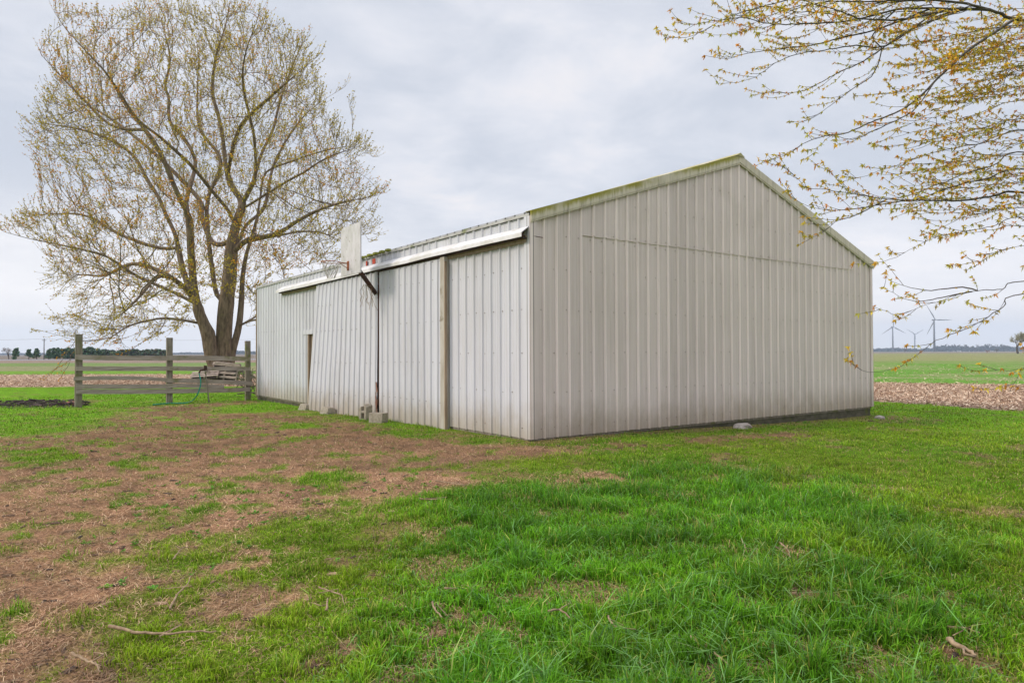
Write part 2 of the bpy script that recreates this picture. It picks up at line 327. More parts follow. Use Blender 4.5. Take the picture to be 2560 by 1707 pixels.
def ground_color(x, y):
    r = np.hypot(x, y); k1 = fbm(x, y, .5, 4, 31)[:,None]; k2 = fbm(x, y, 4, 4, 41)[:,None]; k3 = fbm(x, y, 13, 3, 43)[:,None]
    C = lambda *c: np.array(c)[None]
    g = masks(x, y)[:,None]
    brown = C(.31,.17,.10)*(.3+1.3*k2) + C(.04,.032,.028)*(k3-.5); brown = brown*(.8+.4*k1)*(1-.28*ss(r,8,14))[:,None]
    soil = C(.10,.055,.036); brown = brown*(1-ss(k1,.52,.72)*.4) + soil*ss(k1,.52,.72)*.4
    green = C(.10,.17,.012)*(.7+.6*k2) + C(.06,.03,.0)*(k1-.4)
    far = ss(r, 9, 24)[:,None]; green = green*(1-far)+C(.14,.29,.014)*(.7+.6*k2)*far
    lw = brown*(1-g)+green*g
    # fields
    stub = C(.46,.33,.235)*(.6+.8*k3)*(.8+.4*k2)
    gr = C(.15,.27,.035)*(.85+.3*k2); pale = C(.24,.235,.115)*(.8+.4*k2); pinkb = C(.27,.20,.155)*(.85+.3*k1)
    gr2 = C(.17,.235,.075)*(.9+.2*k1); road = C(.27,.26,.27)*np.ones_like(k1); tan = C(.20,.165,.13)*(.85+.3*fbm(x,y,.02,3,8)[:,None])
    yb = [ga(200, p)[1] for p in (901,898)]
    wob = (y + (fbm(x,y,.08,3,3)-.5)*.03*y)[:,None]
    L = stub
    for edge, c in zip(YL[1:]+yb, (gr, pale, gr2, pinkb, road, tan)):
        q = ss(wob, edge*.985, edge*1.015); L = L*(1-q)+c*q
    qd = ((x-RQ1[0])*QN[0]+(y-RQ1[1])*QN[1])[:,None]; rows = .5+.5*np.sin((x*RN[0]+y*RN[1])*2*np.pi/2.3)[:,None]
    ry = wob
    fg = C(.125,.26,.035)*(.7+.6*k2); mot = ss(fbm(x*.35, y, .35, 4, 55)[:,None], .5, .62); fg = fg*(1-.55*mot)+C(.30,.27,.15)*.55*mot
    Rr = stub*.92; q = ss(qd, -.4, .5); Rr = Rr*(1-q)+fg*q
    q = ss(ry, ga(2300,915)[1], ga(2300,898)[1]); Rr = Rr*(1-q*.8)+C(.27,.25,.12)*(.85+.3*k1)*q*.8
    q = ss(ry, 350, 800); Rr = Rr*(1-q)+C(.24,.20,.15)*q
    side = ss(x-.15*y, -2, 2)[:,None]
    fld = L*(1-side)+Rr*side
    m = lawn(x, y)[:,None]
    out = np.where(m, lw, fld)
    fire = np.array(gp([(-60,1007),(100,1003),(190,1008),(225,1012),(180,1018),(60,1019),(-60,1021)]))
    fd = (1-ss(polydist(x,y,fire)+(k2[:,0]-.5)*1.2,-.2,.3))[:,None]; out = out*(1-fd)+C(.05,.04,.036)*(.6+.9*k3)*fd
    return np.clip(out, .008, 1)
ang = np.concatenate([np.arange(42, 138, .16), np.arange(138, 402, 3.)]); ang = np.radians(ang)
rad = np.concatenate([[.0], np.geomspace(.5, 4300, 500)])
TT, RRr = np.meshgrid(ang, rad); X = (RRr*np.cos(TT)).ravel(); Y = (RRr*np.sin(TT)).ravel()
Z = gz(X, Y); na = len(ang); nr = len(rad)
i, j = np.meshgrid(np.arange(nr-1), np.arange(na), indexing='ij'); j2 = (j+1) % na
fc = np.stack([i*na+j, (i+1)*na+j, (i+1)*na+j2, i*na+j2], -1).reshape(-1, 4)
mg, ntg, bg_ = mat('ground', (.2,.2,.2), 1, .05)
a_ = N(ntg,'ShaderNodeAttribute'); a_.attribute_name = 'Col'; gv = objcoord(ntg)
cd = N(ntg,'ShaderNodeCameraData')
fn = noise(ntg, gv, 38, 6, .75); fn2 = noise(ntg, gv, 9, 5, .7)
sc_ = mathn(ntg,'ADD',mathn(ntg,'MULTIPLY',smooth(ntg,fn,.32,.68),1.2),.35); sc2 = mathn(ntg,'MULTIPLY',sc_,mathn(ntg,'ADD',mathn(ntg,'MULTIPLY',fn2,.6),.7))
vm = N(ntg,'ShaderNodeVectorMath',operation='SCALE'); ntg.links.new(a_.outputs['Color'], vm.inputs[0]); ntg.links.new(sc2, vm.inputs['Scale'])
ntg.links.new(vm.outputs[0], bg_.inputs['Base Color']); bump(ntg, bg_, fn, .6, .02)
g_o = np_mesh('ground', np.stack([X,Y,Z],-1), [fc], mg, cols=ground_color(X, Y), smooth_=True); tag(g_o, kind='structure')

# ------------------------------------------------------------------ barn
RZ = math.pi/2-TH
barn = empty('metal_barn', (A[0], A[1], 0), RZ, 'long white ribbed steel barn with grey gable end and sliding doors on its side', 'barn')
def profile(t0, t1, pitch=.3048, rib=.036, base=.032, top=.011, minor=True, phase=0.):
    pts = [(t0, 0.)]; k = math.ceil((t0+base-phase)/pitch)
    while phase+k*pitch < t1-base:
        c = phase+k*pitch; pts += [(c-base,0),(c-top,rib),(c+top,rib),(c+base,0)]
        if minor:
            for m_ in (.36,.64):
                e = c+pitch*m_
                if e < t1-.03: pts += [(e-.012,0),(e-.005,.006),(e+.005,.006),(e+.012,0)]
        k += 1
    pts.append((t1, 0.)); return [p for p in pts if t0 <= p[0] <= t1]
def sheet(mb, prof, axis, off, z0, z1, flip=False, wob=0.0, warp=None):
    """ribbed sheet. axis 'x': wall along local x facing -y at y=-off; axis 'y': wall along y facing -x"""
    zs = [0,1]
    vs = []
    nz = 6
    for (t, d) in prof:
        a = z0(t) if callable(z0) else z0; b = z1(t) if callable(z1) else z1
        for q in range(nz+1):
            z = a+(b-a)*q/nz
            o = off+d; tt = t
            if wob: o += wob*(float(vn(np.array(t*1.3), np.array(z*1.1), 3))-.5)
            if warp: tt, o = warp(t, o, z)
            vs.append((tt, -o, z) if axis == 'x' else (-o, tt, z))
    fs = []
    for i_ in range(len(prof)-1):
        for q in range(nz):
            f = (i_*(nz+1)+q, (i_+1)*(nz+1)+q, (i_+1)*(nz+1)+q+1, i_*(nz+1)+q+1)
            fs.append(f if axis == 'x' else f[::-1])
    mb.add(vs, fs)
def screws(mb, t0, t1, axis, off, rows, pitch=.3048, phase=0., skip=.25, warp=None, zmax=None):
    mb.cur = 1; k = math.ceil((t0+.03-phase)/pitch)
    while phase+k*pitch < t1-.03:
        c = phase+k*pitch-.066
        for z in rows:
            if random.random() < skip or (zmax and z > zmax(c)-.15): continue
            z_ = z+random.uniform(-.012,.012); s = random.uniform(.006,.010); o = off; cc = c
            if warp: cc, o = warp(c, off, z_)
            if axis == 'x': mb.box((cc-s, -o-.008, z_-s), (cc+s, -o+.002, z_+s))
            else: mb.box((-o-.008, cc-s, z_-s), (-o+.002, cc+s, z_+s))
        k += 1
    mb.cur = 0
roofz = lambda x: EH + (PH-EH)*(1-abs(x-GW/2)/(GW/2))
ROWS = [.18,.82,1.55,2.35,3.1]
# gable walls
mb = MB(); sheet(mb, profile(0, GW), 'x', 0, 0, lambda t: roofz(t)-.04, wob=.012)
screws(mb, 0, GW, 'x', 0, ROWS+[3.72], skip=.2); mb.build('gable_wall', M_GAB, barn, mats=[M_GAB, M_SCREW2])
mb = MB(); sheet(mb, profile(1.2, 11.17), 'x', .014, 3.80, lambda t: roofz(t)-.04, wob=.012)
screws(mb, 1.2, 11.17, 'x', .014, [3.85,4.5,5.2], skip=.3, zmax=roofz)
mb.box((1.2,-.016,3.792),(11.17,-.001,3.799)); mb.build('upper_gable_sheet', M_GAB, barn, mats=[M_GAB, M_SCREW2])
mb = MB(); mb.add([(GW,SL,0),(0,SL,0),(0,SL,EH),(GW/2,SL,PH),(GW,SL,EH)], [(0,1,2,3,4)]); mb.add([(GW,0,0),(GW,SL,0),(GW,SL,EH),(GW,0,EH)], [(0,1,2,3)])
mb.build('rear_wall', M_SIDE, barn)
# long wall: fixed lengths, header over the doors, opening next to the leaning door
mb = MB(); sheet(mb, profile(0, 3.05, phase=.02), 'y', 0, 0, EH-.02, wob=.01); sheet(mb, profile(11.52, SL, phase=.02), 'y', 0, 0, EH-.02, wob=.01)
sheet(mb, profile(3.05, 11.52, phase=.02), 'y', 0, 3.3, EH-.02); sheet(mb, profile(10.3, 11.52, phase=.02), 'y', 0, 2.17, 3.3)
screws(mb, 0, 3.05, 'y', 0, ROWS, phase=.02, skip=.2); screws(mb, 11.52, SL, 'y', 0, ROWS, phase=.02, skip=.5)
mb.box((-.006,11.0,2.16),(-.03,11.85,2.30)); mb.build('side_wall', M_SIDE, barn, mats=[M_SIDE, M_SCREW])
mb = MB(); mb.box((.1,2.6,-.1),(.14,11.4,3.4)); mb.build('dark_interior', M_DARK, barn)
mb = MB(); mb.box((.0,11.44,-.1),(.16,11.52,2.17)); mb.box((.09,10.6,-.1),(.095,11.44,2.17)); mb.build('door_jamb', M_JAMB, barn)
# sliding doors
D1 = empty('sliding_door', (0,0,0)); D1.parent = barn; D1['label'] = 'straight sliding door with bare wooden end post'
mb = MB(); sheet(mb, profile(2.98, 6.05, phase=.05), 'y', .12, -.13, 3.57, wob=.012); screws(mb, 2.98, 6.05, 'y', .12, [.5,1.35,2.25,3.15,3.55], phase=.05, skip=.15)
mb.box((-.118,2.99,-.1),(-.06,6.04,3.58)); mb.build('door_sheet', M_DOOR, D1, mats=[M_DOOR, M_SCREW])
mb = MB(); mb.box((-.15,2.80,-.12),(-.02,2.975,3.60)); mb.build('end_post', noisy('painted_post', (.50,.47,.42), (.36,.32,.26), (8,8,1.2), .8, .3, .004, (.2,.17,.11), s3=2), D1)
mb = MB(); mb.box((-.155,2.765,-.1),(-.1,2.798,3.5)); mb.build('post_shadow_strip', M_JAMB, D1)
def warp(t, o, z):
    k = max(0, (t-6.12)/4.4); kz = 1-max(0, min(1, z/3.6))
    return t-.03*kz*(1-k)+ (0), o + .24*k*kz + .03*kz
D2 = empty('sliding_door', (0,0,0)); D2.parent = barn; D2['label'] = 'leaning sliding door kicked outward at its foot'
mb = MB(); sheet(mb, profile(6.11, 10.40, phase=.08), 'y', .13, lambda t: -.15-.04*max(0,(t-6)/4.5), 3.60, wob=.02, warp=warp)
screws(mb, 6.14, 10.40, 'y', .13, [.45,1.3,2.2,2.95], phase=.08, skip=.25, warp=warp); mb.build('door_sheet', M_DOOR, D2, mats=[M_DOOR, M_SCREW])
mb = MB(); mb.beam((-.11,10.38,3.55),(-.36,10.38,-.1),.03,.05,Vector((0,1,0))); mb.beam((-.10,10.45,.6),(-.10,6.2,.6),.03,.05)
mb.build('door_frame', M_JAMB, D2)
# strip of bare gap post between the doors, splintered at the foot
mb = MB(); mb.box((-.10,6.07,.25),(-.07,6.13,3.45)); mb.build('gap_board', M_RUST, barn)
mb = MB(); random.seed(41)
for k in range(7):
    s0 = 6.10+random.uniform(-.03,.05); z0 = random.uniform(-.1,.7); mb.beam((-.15-random.uniform(0,.03), s0, z0), (-.15-random.uniform(0,.04), s0+random.uniform(-.03,.05), z0+random.uniform(.2,.5)), random.uniform(.01,.02), random.uniform(.02,.05), Vector((0,1,0)), .004, 3)
mb.build('splintered_edge', noisy('torn_wood', (.36,.19,.14), (.20,.11,.08), (20,20,4), .9), barn)['kind'] = 'stuff'
# track hood
mb = MB(); L0, L1 = -.02, 14.05
nseg = 28
for q in range(nseg):
    a = L0+(L1-L0)*q/nseg; b = L0+(L1-L0)*(q+1)/nseg
    f_ = lambda t: .02*(float(vn(np.array(t*.9), np.array(0.), 12))-.5)
    za, zb = f_(a), f_(b)
    pr = [(0,3.83),(-.045,3.835),(-.21,3.71),(-.215,3.63),(-.205,3.63),(-.20,3.70),(-.045,3.82),(0,3.82)]
    vs = [(x_, a, z_+za) for x_, z_ in pr]+[(x_, b, z_+zb) for x_, z_ in pr]; n_ = len(pr)
    mb.add(vs, [(k, k+1, n_+k+1, n_+k) for k in range(n_-1)])
mb.add([(0,L0,3.90),(-.27,L0,3.70),(-.275,L0,3.62),(-.02,L0,3.62)], [(0,1,2,3)]) if False else None
mb.build('track_hood', M_TRIM, barn)
mb = MB(); mb.box((-.15,L0+.05,3.61),(-.09,13.95,3.66)); mb.tube([(-.17,L0+.06,3.66),(-.05,L0+.06,3.62)],.012); mb.tube([(-.17,L0+.06,3.66),(-.06,L0+.06,3.80)],.012)
mb.build('door_track', M_PIPE, barn)
mb = MB(); mb.box((-.06,0.05,3.55),(-.02,13.9,3.68)); mb.build('track_board', M_JAMB, barn)
# trims
mb = MB(); mb.box((-.045,-.027,.0),(-.005,.13,EH-.02)); mb.build('corner_trim', M_SIDE, barn)
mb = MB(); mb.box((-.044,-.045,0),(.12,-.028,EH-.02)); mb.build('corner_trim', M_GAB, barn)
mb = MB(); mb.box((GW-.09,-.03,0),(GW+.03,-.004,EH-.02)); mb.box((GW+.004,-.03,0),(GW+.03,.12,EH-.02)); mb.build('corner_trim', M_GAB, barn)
mb = MB(); mb.box((-.03,SL-.02,-.05),(.0,SL+.03,EH-.02)); mb.build('corner_board', M_JAMB, barn)
def rake(name, x0, x1):
    mb = MB(); sgn = 1 if x1 > x0 else -1
    def strip(y0, y1, d0, d1):
        vs = []
        for x_ in (x0, x1):
            z_ = roofz(x_) if 0 <= x_ <= GW else EH-(PH-EH)/(GW/2)*(max(0,-x_)+max(0,x_-GW))
            for y_ in (y0, y1):
                for d in (d0, d1): vs.append((x_, y_, z_+d))
        mb.add(vs, [(0,1,3,2),(4,6,7,5),(0,4,5,1),(2,3,7,6),(0,2,6,4),(1,5,7,3)])
    strip(-.075, -.046, -.095, .075); strip(-.065, -.045, -.13, -.096); strip(-.075, .10, .076, .085)
    return mb.build(name, M_RAKE, barn)
rake('rake_trim', -.03, GW/2); rake('rake_trim', GW+.05, GW/2)
# roof sheets (ribs run from eave to ridge)
for s_, nm in ((0,'roof'), (1,'roof')):
    mb = MB(); pr = profile(-.03, SL+.05, minor=False, phase=.1, rib=.03); vs = []
    for (t, d) in pr:
        for x_ in ((-.045, GW/2) if s_ == 0 else (GW+.045, GW/2)):
            z_ = EH-(.045*.328) if x_ != GW/2 else PH
            vs.append((x_, t, z_+.045+d))
    fs = [(2*i_, 2*i_+2, 2*i_+3, 2*i_+1) if s_ == 1 else (2*i_+1, 2*i_+3, 2*i_+2, 2*i_) for i_ in range(len(pr)-1)]
    mb.add(vs, fs); 
    x_ = -.045 if s_ == 0 else GW+.045
    mb.add([(x_,-.03,EH-.02),(x_,SL+.05,EH-.02),(x_,SL+.05,EH+.03),(x_,-.03,EH+.03)], [(0,1,2,3)])
    mb.add([(x_,-.03,EH-.02),(x_,SL+.05,EH-.02),(GW/2,SL+.05,PH+.0),(GW/2,-.03,PH+.0)], [(0,1,2,3)])
    mb.build(nm, M_ROOF, barn)
mb = MB(); mb.add([(GW/2-.16,-.09,PH+.075-.03),(GW/2,-.09,PH+.13),(GW/2+.16,-.09,PH+.045),(GW/2-.16,SL+.06,PH+.045),(GW/2,SL+.06,PH+.13),(GW/2+.16,SL+.06,PH+.045)], [(0,1,4,3),(1,2,5,4),(0,2,1)]); mb.build('ridge_cap', M_RAKE, barn)
# wood frame strip + foundation
mb = MB(); mb.box((.02,.03,-1.0),(GW-.06,.30,-.05)); mb.box((.02,.30,-1.0),(.3,SL-.02,-.05)); mb.box((GW-.3,.3,-1),(GW-.06,SL-.02,-.05)); mb.box((.3,SL-.3,-1),(GW-.3,SL-.02,-.05)); mb.build('foundation', M_CONC, barn)
mb = MB(); mb.box((.01,.015,-.05),(GW-.02,.06,-.002)); mb.box((.012,.06,-.05),(.06,SL,-.002)); mb.build('sill_plank', M_WOOD, barn)
for (a,b,c,d) in ((6.45,6.62,3.85,3.98),(6.95,7.02,3.85,3.97)):
    mb = MB(); mb.box((-.045,a,c),(-.03,b,d)); mb.build('red_patch', M_RED, barn)
mb = MB()
for k in range(26):
    s_ = random.uniform(5.6, 7.6); r_ = random.uniform(.015,.04); mb.box((-.09-r_, s_-r_*2, EH+.02),(-.03, s_+r_*2, EH+.04+r_))
mb.build('eave_moss', noisy('moss', (.18,.22,.03), (.28,.27,.08), (30,30,30), 1, .8, .01), barn, bevel=.01)['kind'] = 'stuff'
mb = MB(); mb.tube([(.0,-.035,3.66),(.12,-.045,3.655),(.26,-.04,3.65)], .007, 5); mb.build('loose_wire', M_PIPE, barn)
def bl(x, y, z): return barn.matrix_basis @ Vector((x, y, z))
BM = Matrix.Translation((A[0],A[1],0)) @ Matrix.Rotation(RZ, 4, 'Z')

# ------------------------------------------------------------------ basketball hoop on its arm
hp = empty('basketball_hoop', BM@Vector((0,6.37,2.99)), RZ, 'weathered white backboard with rusty rim on a dark pipe arm above the sliding doors', 'basketball hoop')
def H(o, s, z): return (-o, s-6.37, z-2.99)
mb = MB(); mb.add([H(.89,5.37,3.46),H(.89,6.55,3.46),H(.89,6.55,4.60),H(.89,6.42,4.66),H(.89,5.37,4.66),H(.92,5.37,3.46),H(.92,6.55,3.46),H(.92,6.55,4.60),H(.92,6.42,4.66),H(.92,5.37,4.66)],
    [(0,4,3,2,1),(5,6,7,8,9),(0,1,6,5),(1,2,7,6),(2,3,8,7),(3,4,9,8),(4,0,5,9)]); mb.build('backboard', M_BOARD, hp)
mb = MB(); mb.tube([H(.0,6.32,2.96),H(.86,5.62,3.56)], .055, 12); mb.tube([H(.86,5.62,3.5),H(.86,5.95,3.7)], .02, 6); mb.build('arm', M_PIPE, hp)
mb = MB(); mb.box(H(.94,6.03,3.58), H(.92,6.13,3.80)); 
RC = (1.36, 6.08, 3.745)
pts = [H(RC[0]+.23*math.cos(t), RC[1]+.23*math.sin(t), RC[2]) for t in [2*math.pi*k/24 for k in range(25)]]; mb.tube(pts, .011, 6, False)
mb.tube([H(.93,6.05,3.745),H(1.15,6.0,3.745)],.009,5); mb.tube([H(.93,6.11,3.745),H(1.15,6.16,3.745)],.009,5); mb.tube([H(.93,6.08,3.62),H(1.14,6.08,3.735)],.009,5)
mb.build('rim', M_RUST, hp)
mb = MB()
for k in range(12):
    for dr in (1,-1):
        pp = []
        for q in range(5):
            t = 2*math.pi*(k+dr*q*.8)/12; rr_ = .225-.035*q+random.uniform(-.015,.015)
            pp.append(H(RC[0]+rr_*math.cos(t), RC[1]+rr_*math.sin(t), RC[2]-.095*q+random.uniform(-.015,.015)))
        if random.random() < .85: mb.tube(pp, .006, 3, False)
mb.build('net', M_NET, hp)
vine = MB()
for k in range(9):
    p = Vector(H(.45+random.uniform(-.12,.12), 6.0, 3.25)); pp = [p]
    for q in range(6):
        p = p+Vector((random.uniform(-.06,.06), random.uniform(-.05,.05), -random.uniform(.04,.14))); pp.append(p)
    vine.tube(pp, .0055, 3, False)
for z_ in (3.22,3.3): vine.tube([H(.44+.07*math.cos(t), 5.98+.07*math.sin(t), z_+.02*math.sin(t)) for t in [k*.7 for k in range(10)]], .006, 4, False)
vine.build('dry_vine', M_TWIG, hp)

# ------------------------------------------------------------------ concrete blocks by the doors
def rotpiece(loc, rz, rx=0, ry=0): return Matrix.Translation(loc) @ Matrix.Rotation(rz,4,'Z') @ Matrix.Rotation(rx,4,'X') @ Matrix.Rotation(ry,4,'Y')
def block_obj(px, py, dims, rz, label, kind='solid', sink=.02, tilt=(0,0)):
    g = ga(px, py); o = empty('concrete_block', (g[0],g[1],g[2]-sink), RZ+rz, label, 'concrete block', 'concrete blocks by the barn doors')
    w_, d_, h_ = dims; mb = MB(); M_ = Matrix.Rotation(tilt[0],4,'X')@Matrix.Rotation(tilt[1],4,'Y')
    if kind == 'wedge':
        mb.add([(-w_/2,-d_/2,0),(w_/2,-d_/2,0),(w_/2,d_/2,0),(-w_/2,d_/2,0),(-w_*.38,-d_*.3,h_),(w_*.38,-d_*.3,h_*.93),(w_*.40,d_*.35,h_*.9),(-w_*.4,d_*.35,h_)], [(0,3,2,1),(4,5,6,7),(0,1,5,4),(1,2,6,5),(2,3,7,6),(3,0,4,7)])
    elif kind == 'hollow':
        t = .035
        mb.box((-w_/2,-d_/2,0),(w_/2,-d_/2+t,h_),M_); mb.box((-w_/2,d_/2-t,0),(w_/2,d_/2,h_),M_)
        mb.box((-w_/2,-d_/2+t,0),(-w_/2+t,d_/2-t,h_),M_); mb.box((w_/2-t,-d_/2+t,0),(w_/2,d_/2-t,h_),M_); mb.box((-t/2,-d_/2+t,0),(t/2,d_/2-t,h_*.96),M_)
        mb.box((-w_/2+t,-d_/2+t,0),(w_/2-t,d_/2-t,.02),M_)
    elif kind == 'broken':   # stood on end, its top cell snapped open
        t = .04
        mb.add([(-w_/2,-d_/2,0),(-w_/2+t*2.4,-d_/2,0),(-w_/2+t*2.4,-d_/2,h_*.84),(-w_/2,-d_/2,h_*.70),(-w_/2,d_/2,0),(-w_/2+t*2.4,d_/2,0),(-w_/2+t*2.4,d_/2,h_*.86),(-w_/2,d_/2,h_*.78)],
            [(0,1,2,3),(5,4,7,6),(4,0,3,7),(1,5,6,2),(3,2,6,7),(0,4,5,1)])
        mb.add([(w_/2-t*2.2,-d_/2,0),(w_/2,-d_/2,0),(w_/2,-d_/2,h_*.82),(w_/2-t*2.2,-d_/2,h_),(w_/2-t*2.2,d_/2,0),(w_/2,d_/2,0),(w_/2,d_/2,h_*.9),(w_/2-t*2.2,d_/2,h_)],
            [(0,1,2,3),(5,4,7,6),(4,0,3,7),(1,5,6,2),(3,2,6,7),(0,4,5,1)])
        mb.box((-w_/2+t*2.4,-d_/2+.005,h_*.45),(w_/2-t*2.2,d_/2-.005,h_*.58)); mb.box((-w_/2+t*2.4,-d_/2+.005,.0),(w_/2-t*2.2,d_/2-.005,.05))
    mb.build('shell', M_BLOCK, o, bevel=.012); return o
block_obj(765,1024,(.46,.3,.20),-1.4,'low sloped concrete block at the foot of the barn wall under the narrow opening','wedge')
block_obj(820,1034,(.46,.3,.21),-1.45,'sloped concrete block against the foot of the leaning door, alone between two others','wedge')
block_obj(914,1049,(.30,.20,.42),-1.35,'broken concrete block stood on end with its top cell snapped open','broken')
block_obj(946,1056,(.40,.22,.25),-1.1,'squat hollow concrete block with open top in front of the gap between the doors','hollow')

# ------------------------------------------------------------------ stone at the gable foot
def rock(px, py, s, label, zs=.6, name='field_stone', m=None):
    g = ga(px, py); import bmesh
    bm = bmesh.new(); bmesh.ops.create_icosphere(bm, subdivisions=3, radius=1)
    for v in bm.verts:
        n_ = float(vn(np.array(v.co.x*1.6+px), np.array(v.co.y*1.6+v.co.z*1.3), 4)); v.co *= .75+.5*n_; v.co.z = max(v.co.z*zs, -.25)
        v.co *= s
    me = bpy.data.meshes.new(name); bm.to_mesh(me); me.materials.append(m or M_STONE); o = bpy.data.objects.new(name, me); COL.objects.link(o)
    o.location = g; return tag(o, label, 'rock')
rock(1855,1070,.19,'pale rounded field stone lying against the dark foundation of the gable wall')
rock(2200,1046,.13,'small grey lump of stone at the far corner of the gable wall')

# ------------------------------------------------------------------ board fence
P = [ga(198,1019), ga(423,1009), ga(619,1000)]
fence = empty('board_fence', P[0], 0, 'weathered board fence with three tall posts and sagging rails before the big tree', 'fence')
def on_fence(px, py, off=0.):
    a, b = Vector(P[0][:2]), Vector(P[2][:2]); d = (b-a).normalized(); n = Vector((d.y,-d.x)); 
    if n.dot(-a) < 0: n = -n
    q = ray(px, py); aa = a+n*off; t = aa.dot(n)/(q[0]*n.x+q[1]*n.y); return Vector((q[0]*t, q[1]*t, CAM_H+q[2]*t))-Vector(P[0])
fd = (Vector(P[2][:2])-Vector(P[0][:2])).normalized(); fup = Vector((fd.x, fd.y, 0))
for (px, yb, yt, wd) in ((196,1020,835,.20),(423,1010,844,.19),(619,1001,852,.18)):
    mb = MB(); b_ = on_fence(px, yb); b_.z -= .3; t_ = on_fence(px, yt); t_.x = b_.x; t_.y = b_.y
    mb.beam(b_, t_, .14, wd, fup, .004, 6); mb.build('post', M_WOOD, fence, bevel=.008)
RAILS = [((188,893),(426,895.5),12.5),((190,921),(426,921),11.3),((184,947),(423,949.5),9.5,1),((190,966),(426,966),12),((190,978.5),(426,978),11.5),
         ((414,895),(625,897.5),11.5),((414,920.5),(625,921.5),10.5),((414,950.5),(631,958.5),11),((416,964),(560,967),10.5),((414,977.5),(625,973.5),11)]
for r_ in RAILS:
    a, b, h = r_[:3]; A_ = on_fence(a[0], a[1], .105); B_ = on_fence(b[0], b[1], .105)
    if a[0] > 400 : A_ += Vector((0,0,0))
    dpt = A_.y+P[0][1]; hh = h/F_PX*dpt
    off = Vector((fd.y, -fd.x, 0))*random.uniform(0,.012)
    mb = MB(); mb.beam(A_+off, B_+off, .035, hh, Vector((0,0,1)), .004, 10, .05 if len(r_) > 3 else random.uniform(-.02,.02)); mb.build('rail', M_RAIL, fence)
# yard hydrant and hose
hb = ga(523,1006); hy = empty('yard_hydrant', hb, 0, 'leaning rusty yard hydrant pipe with dark head in front of the fence', 'hydrant')
tp = at(513,925,hb[1]-.02)-Vector(hb); mb = MB(); mb.tube([(0,0,-.1), tp*.5+Vector((.01,0,0)), tp], .024, 8); mb.build('standpipe', M_WOOD, hy)
mb = MB(); mb.tube([tp, tp+Vector((0,0,.16))], .045, 8); mb.tube([tp+Vector((0,0,.02)), tp+Vector((-.16,0,-.0)), tp+Vector((-.22,-.0,-.10))], .03, 8); mb.build('head', M_PIPE, hy)
mb = MB(); mb.tube([tp+Vector((.05,0,.15)), tp+Vector((.07,0,-.05))], .012, 6); mb.tube([tp+Vector((-.05,0,.16)),tp+Vector((.07,0,.14))],.014,6); mb.build('handle', M_PIPE, hy)
h0 = ga(400,1011); nz_ = Vector(hb)+tp+Vector((-.22,0,-.10))
hp_ = [nz_, at(502,955,hb[1]-.05), at(498,975,hb[1]-.08), at(491,990,hb[1]-.12)]
for px, py in ((480,1004),(465,1009),(445,1010),(425,1010),(400,1012),(380,1014)):
    g = ga(px, py); hp_.append(Vector((g[0],g[1],g[2]+.03)))
hp2 = []
for i_ in range(len(hp_)-1):
    p0 = hp_[max(i_-1,0)]; p1 = hp_[i_]; p2 = hp_[i_+1]; p3 = hp_[min(i_+2,len(hp_)-1)]
    for q in range(5):
        t = q/5; hp2.append(.5*((2*p1)+(p2-p0)*t+(2*p0-5*p1+4*p2-p3)*t*t+(3*p1-p0-3*p2+p3)*t*t*t))
mb = MB(); mb.tube(hp2, .02, 7); tag(mb.build('garden_hose', M_HOSE, sm=True), 'green garden hose hanging from the yard hydrant and trailing over the grass', 'hose')

# ------------------------------------------------------------------ pallets and scrap behind the fence
def pallet(px, py, depth, w_, h_, n, tilt, rz, label, sink=0):
    c = at(px, py, depth); o = empty('wood_pallet', c, rz, label, 'pallet', 'old pallets behind the fence')
    M_ = Matrix.Rotation(tilt[0],4,'X')@Matrix.Rotation(tilt[1],4,'Y')
    for side_ in (0,):
        for k in range(n):
            mb = MB(); z0 = -h_/2+h_*(k+.14)/n; z1 = -h_/2+h_*(k+.72)/n; mb.box((-w_/2,-.06+side_*.1,z0),(w_/2,-.04+side_*.1,z1),M_); mb.build('slat', M_PALLET, o)
    mb = MB(); mb.box((-w_/2,.05,-h_/2),(w_/2,.06,h_/2),M_); mb.build('slat_gap_shade', M_DIRT_SHADE, o)  # dark sheet added behind the slats to stand for shade in the gaps
    for x_ in (-w_/2+.02,-.02,w_/2-.06):
        mb = MB(); mb.box((x_,-.04,-h_/2),(x_+.04,.04,h_/2),M_); mb.build('stringer', M_PALLET, o)
    return o
dp = P[2][1]+1.6
pallet(562,932,dp,1.05,.85,5,(-.35,.07),.05,'slatted wooden pallet leaning behind the fence beside the trunk')
pallet(513,937,dp-.3,1.0,.55,3,(-1.15,-.16),.1,'low wooden pallet lying tilted behind the fence, left of the leaning one')
o = empty('loose_plank', at(570,911,dp-.1), 0, 'loose pinkish plank laid on top of the pallet pile', 'plank'); mb = MB(); mb.beam((-.5,0,.05),(.5,0,-.05),.12,.13,Vector((0,0,1)),.004,4); mb.build('board', M_PALLET, o)
mb = MB()
for k in range(46):
    c = at(random.uniform(596,640), random.uniform(925,985), dp+random.uniform(-.3,.6)); d = Vector((random.uniform(-1,1),random.uniform(-.4,.4),random.uniform(-.8,.2))).normalized()*random.uniform(.25,.7)
    mb.tube([c-d/2, c, c+d/2], random.uniform(.008,.03), 5)
tag(mb.build('brush_pile', M_WOOD), 'heap of broken branches and scrap wood between the fence end and the barn', 'brush pile', kind='stuff')
mb = MB()
for k in range(30):
    c = at(random.uniform(500,530), random.uniform(925,940), dp+random.uniform(-.3,.3)); d = Vector((random.uniform(-1,1),random.uniform(-.4,.4),random.uniform(-.5,.5))).normalized()*random.uniform(.2,.5)
    mb.tube([c-d/2, c, c+d/2], random.uniform(.008,.02), 4)
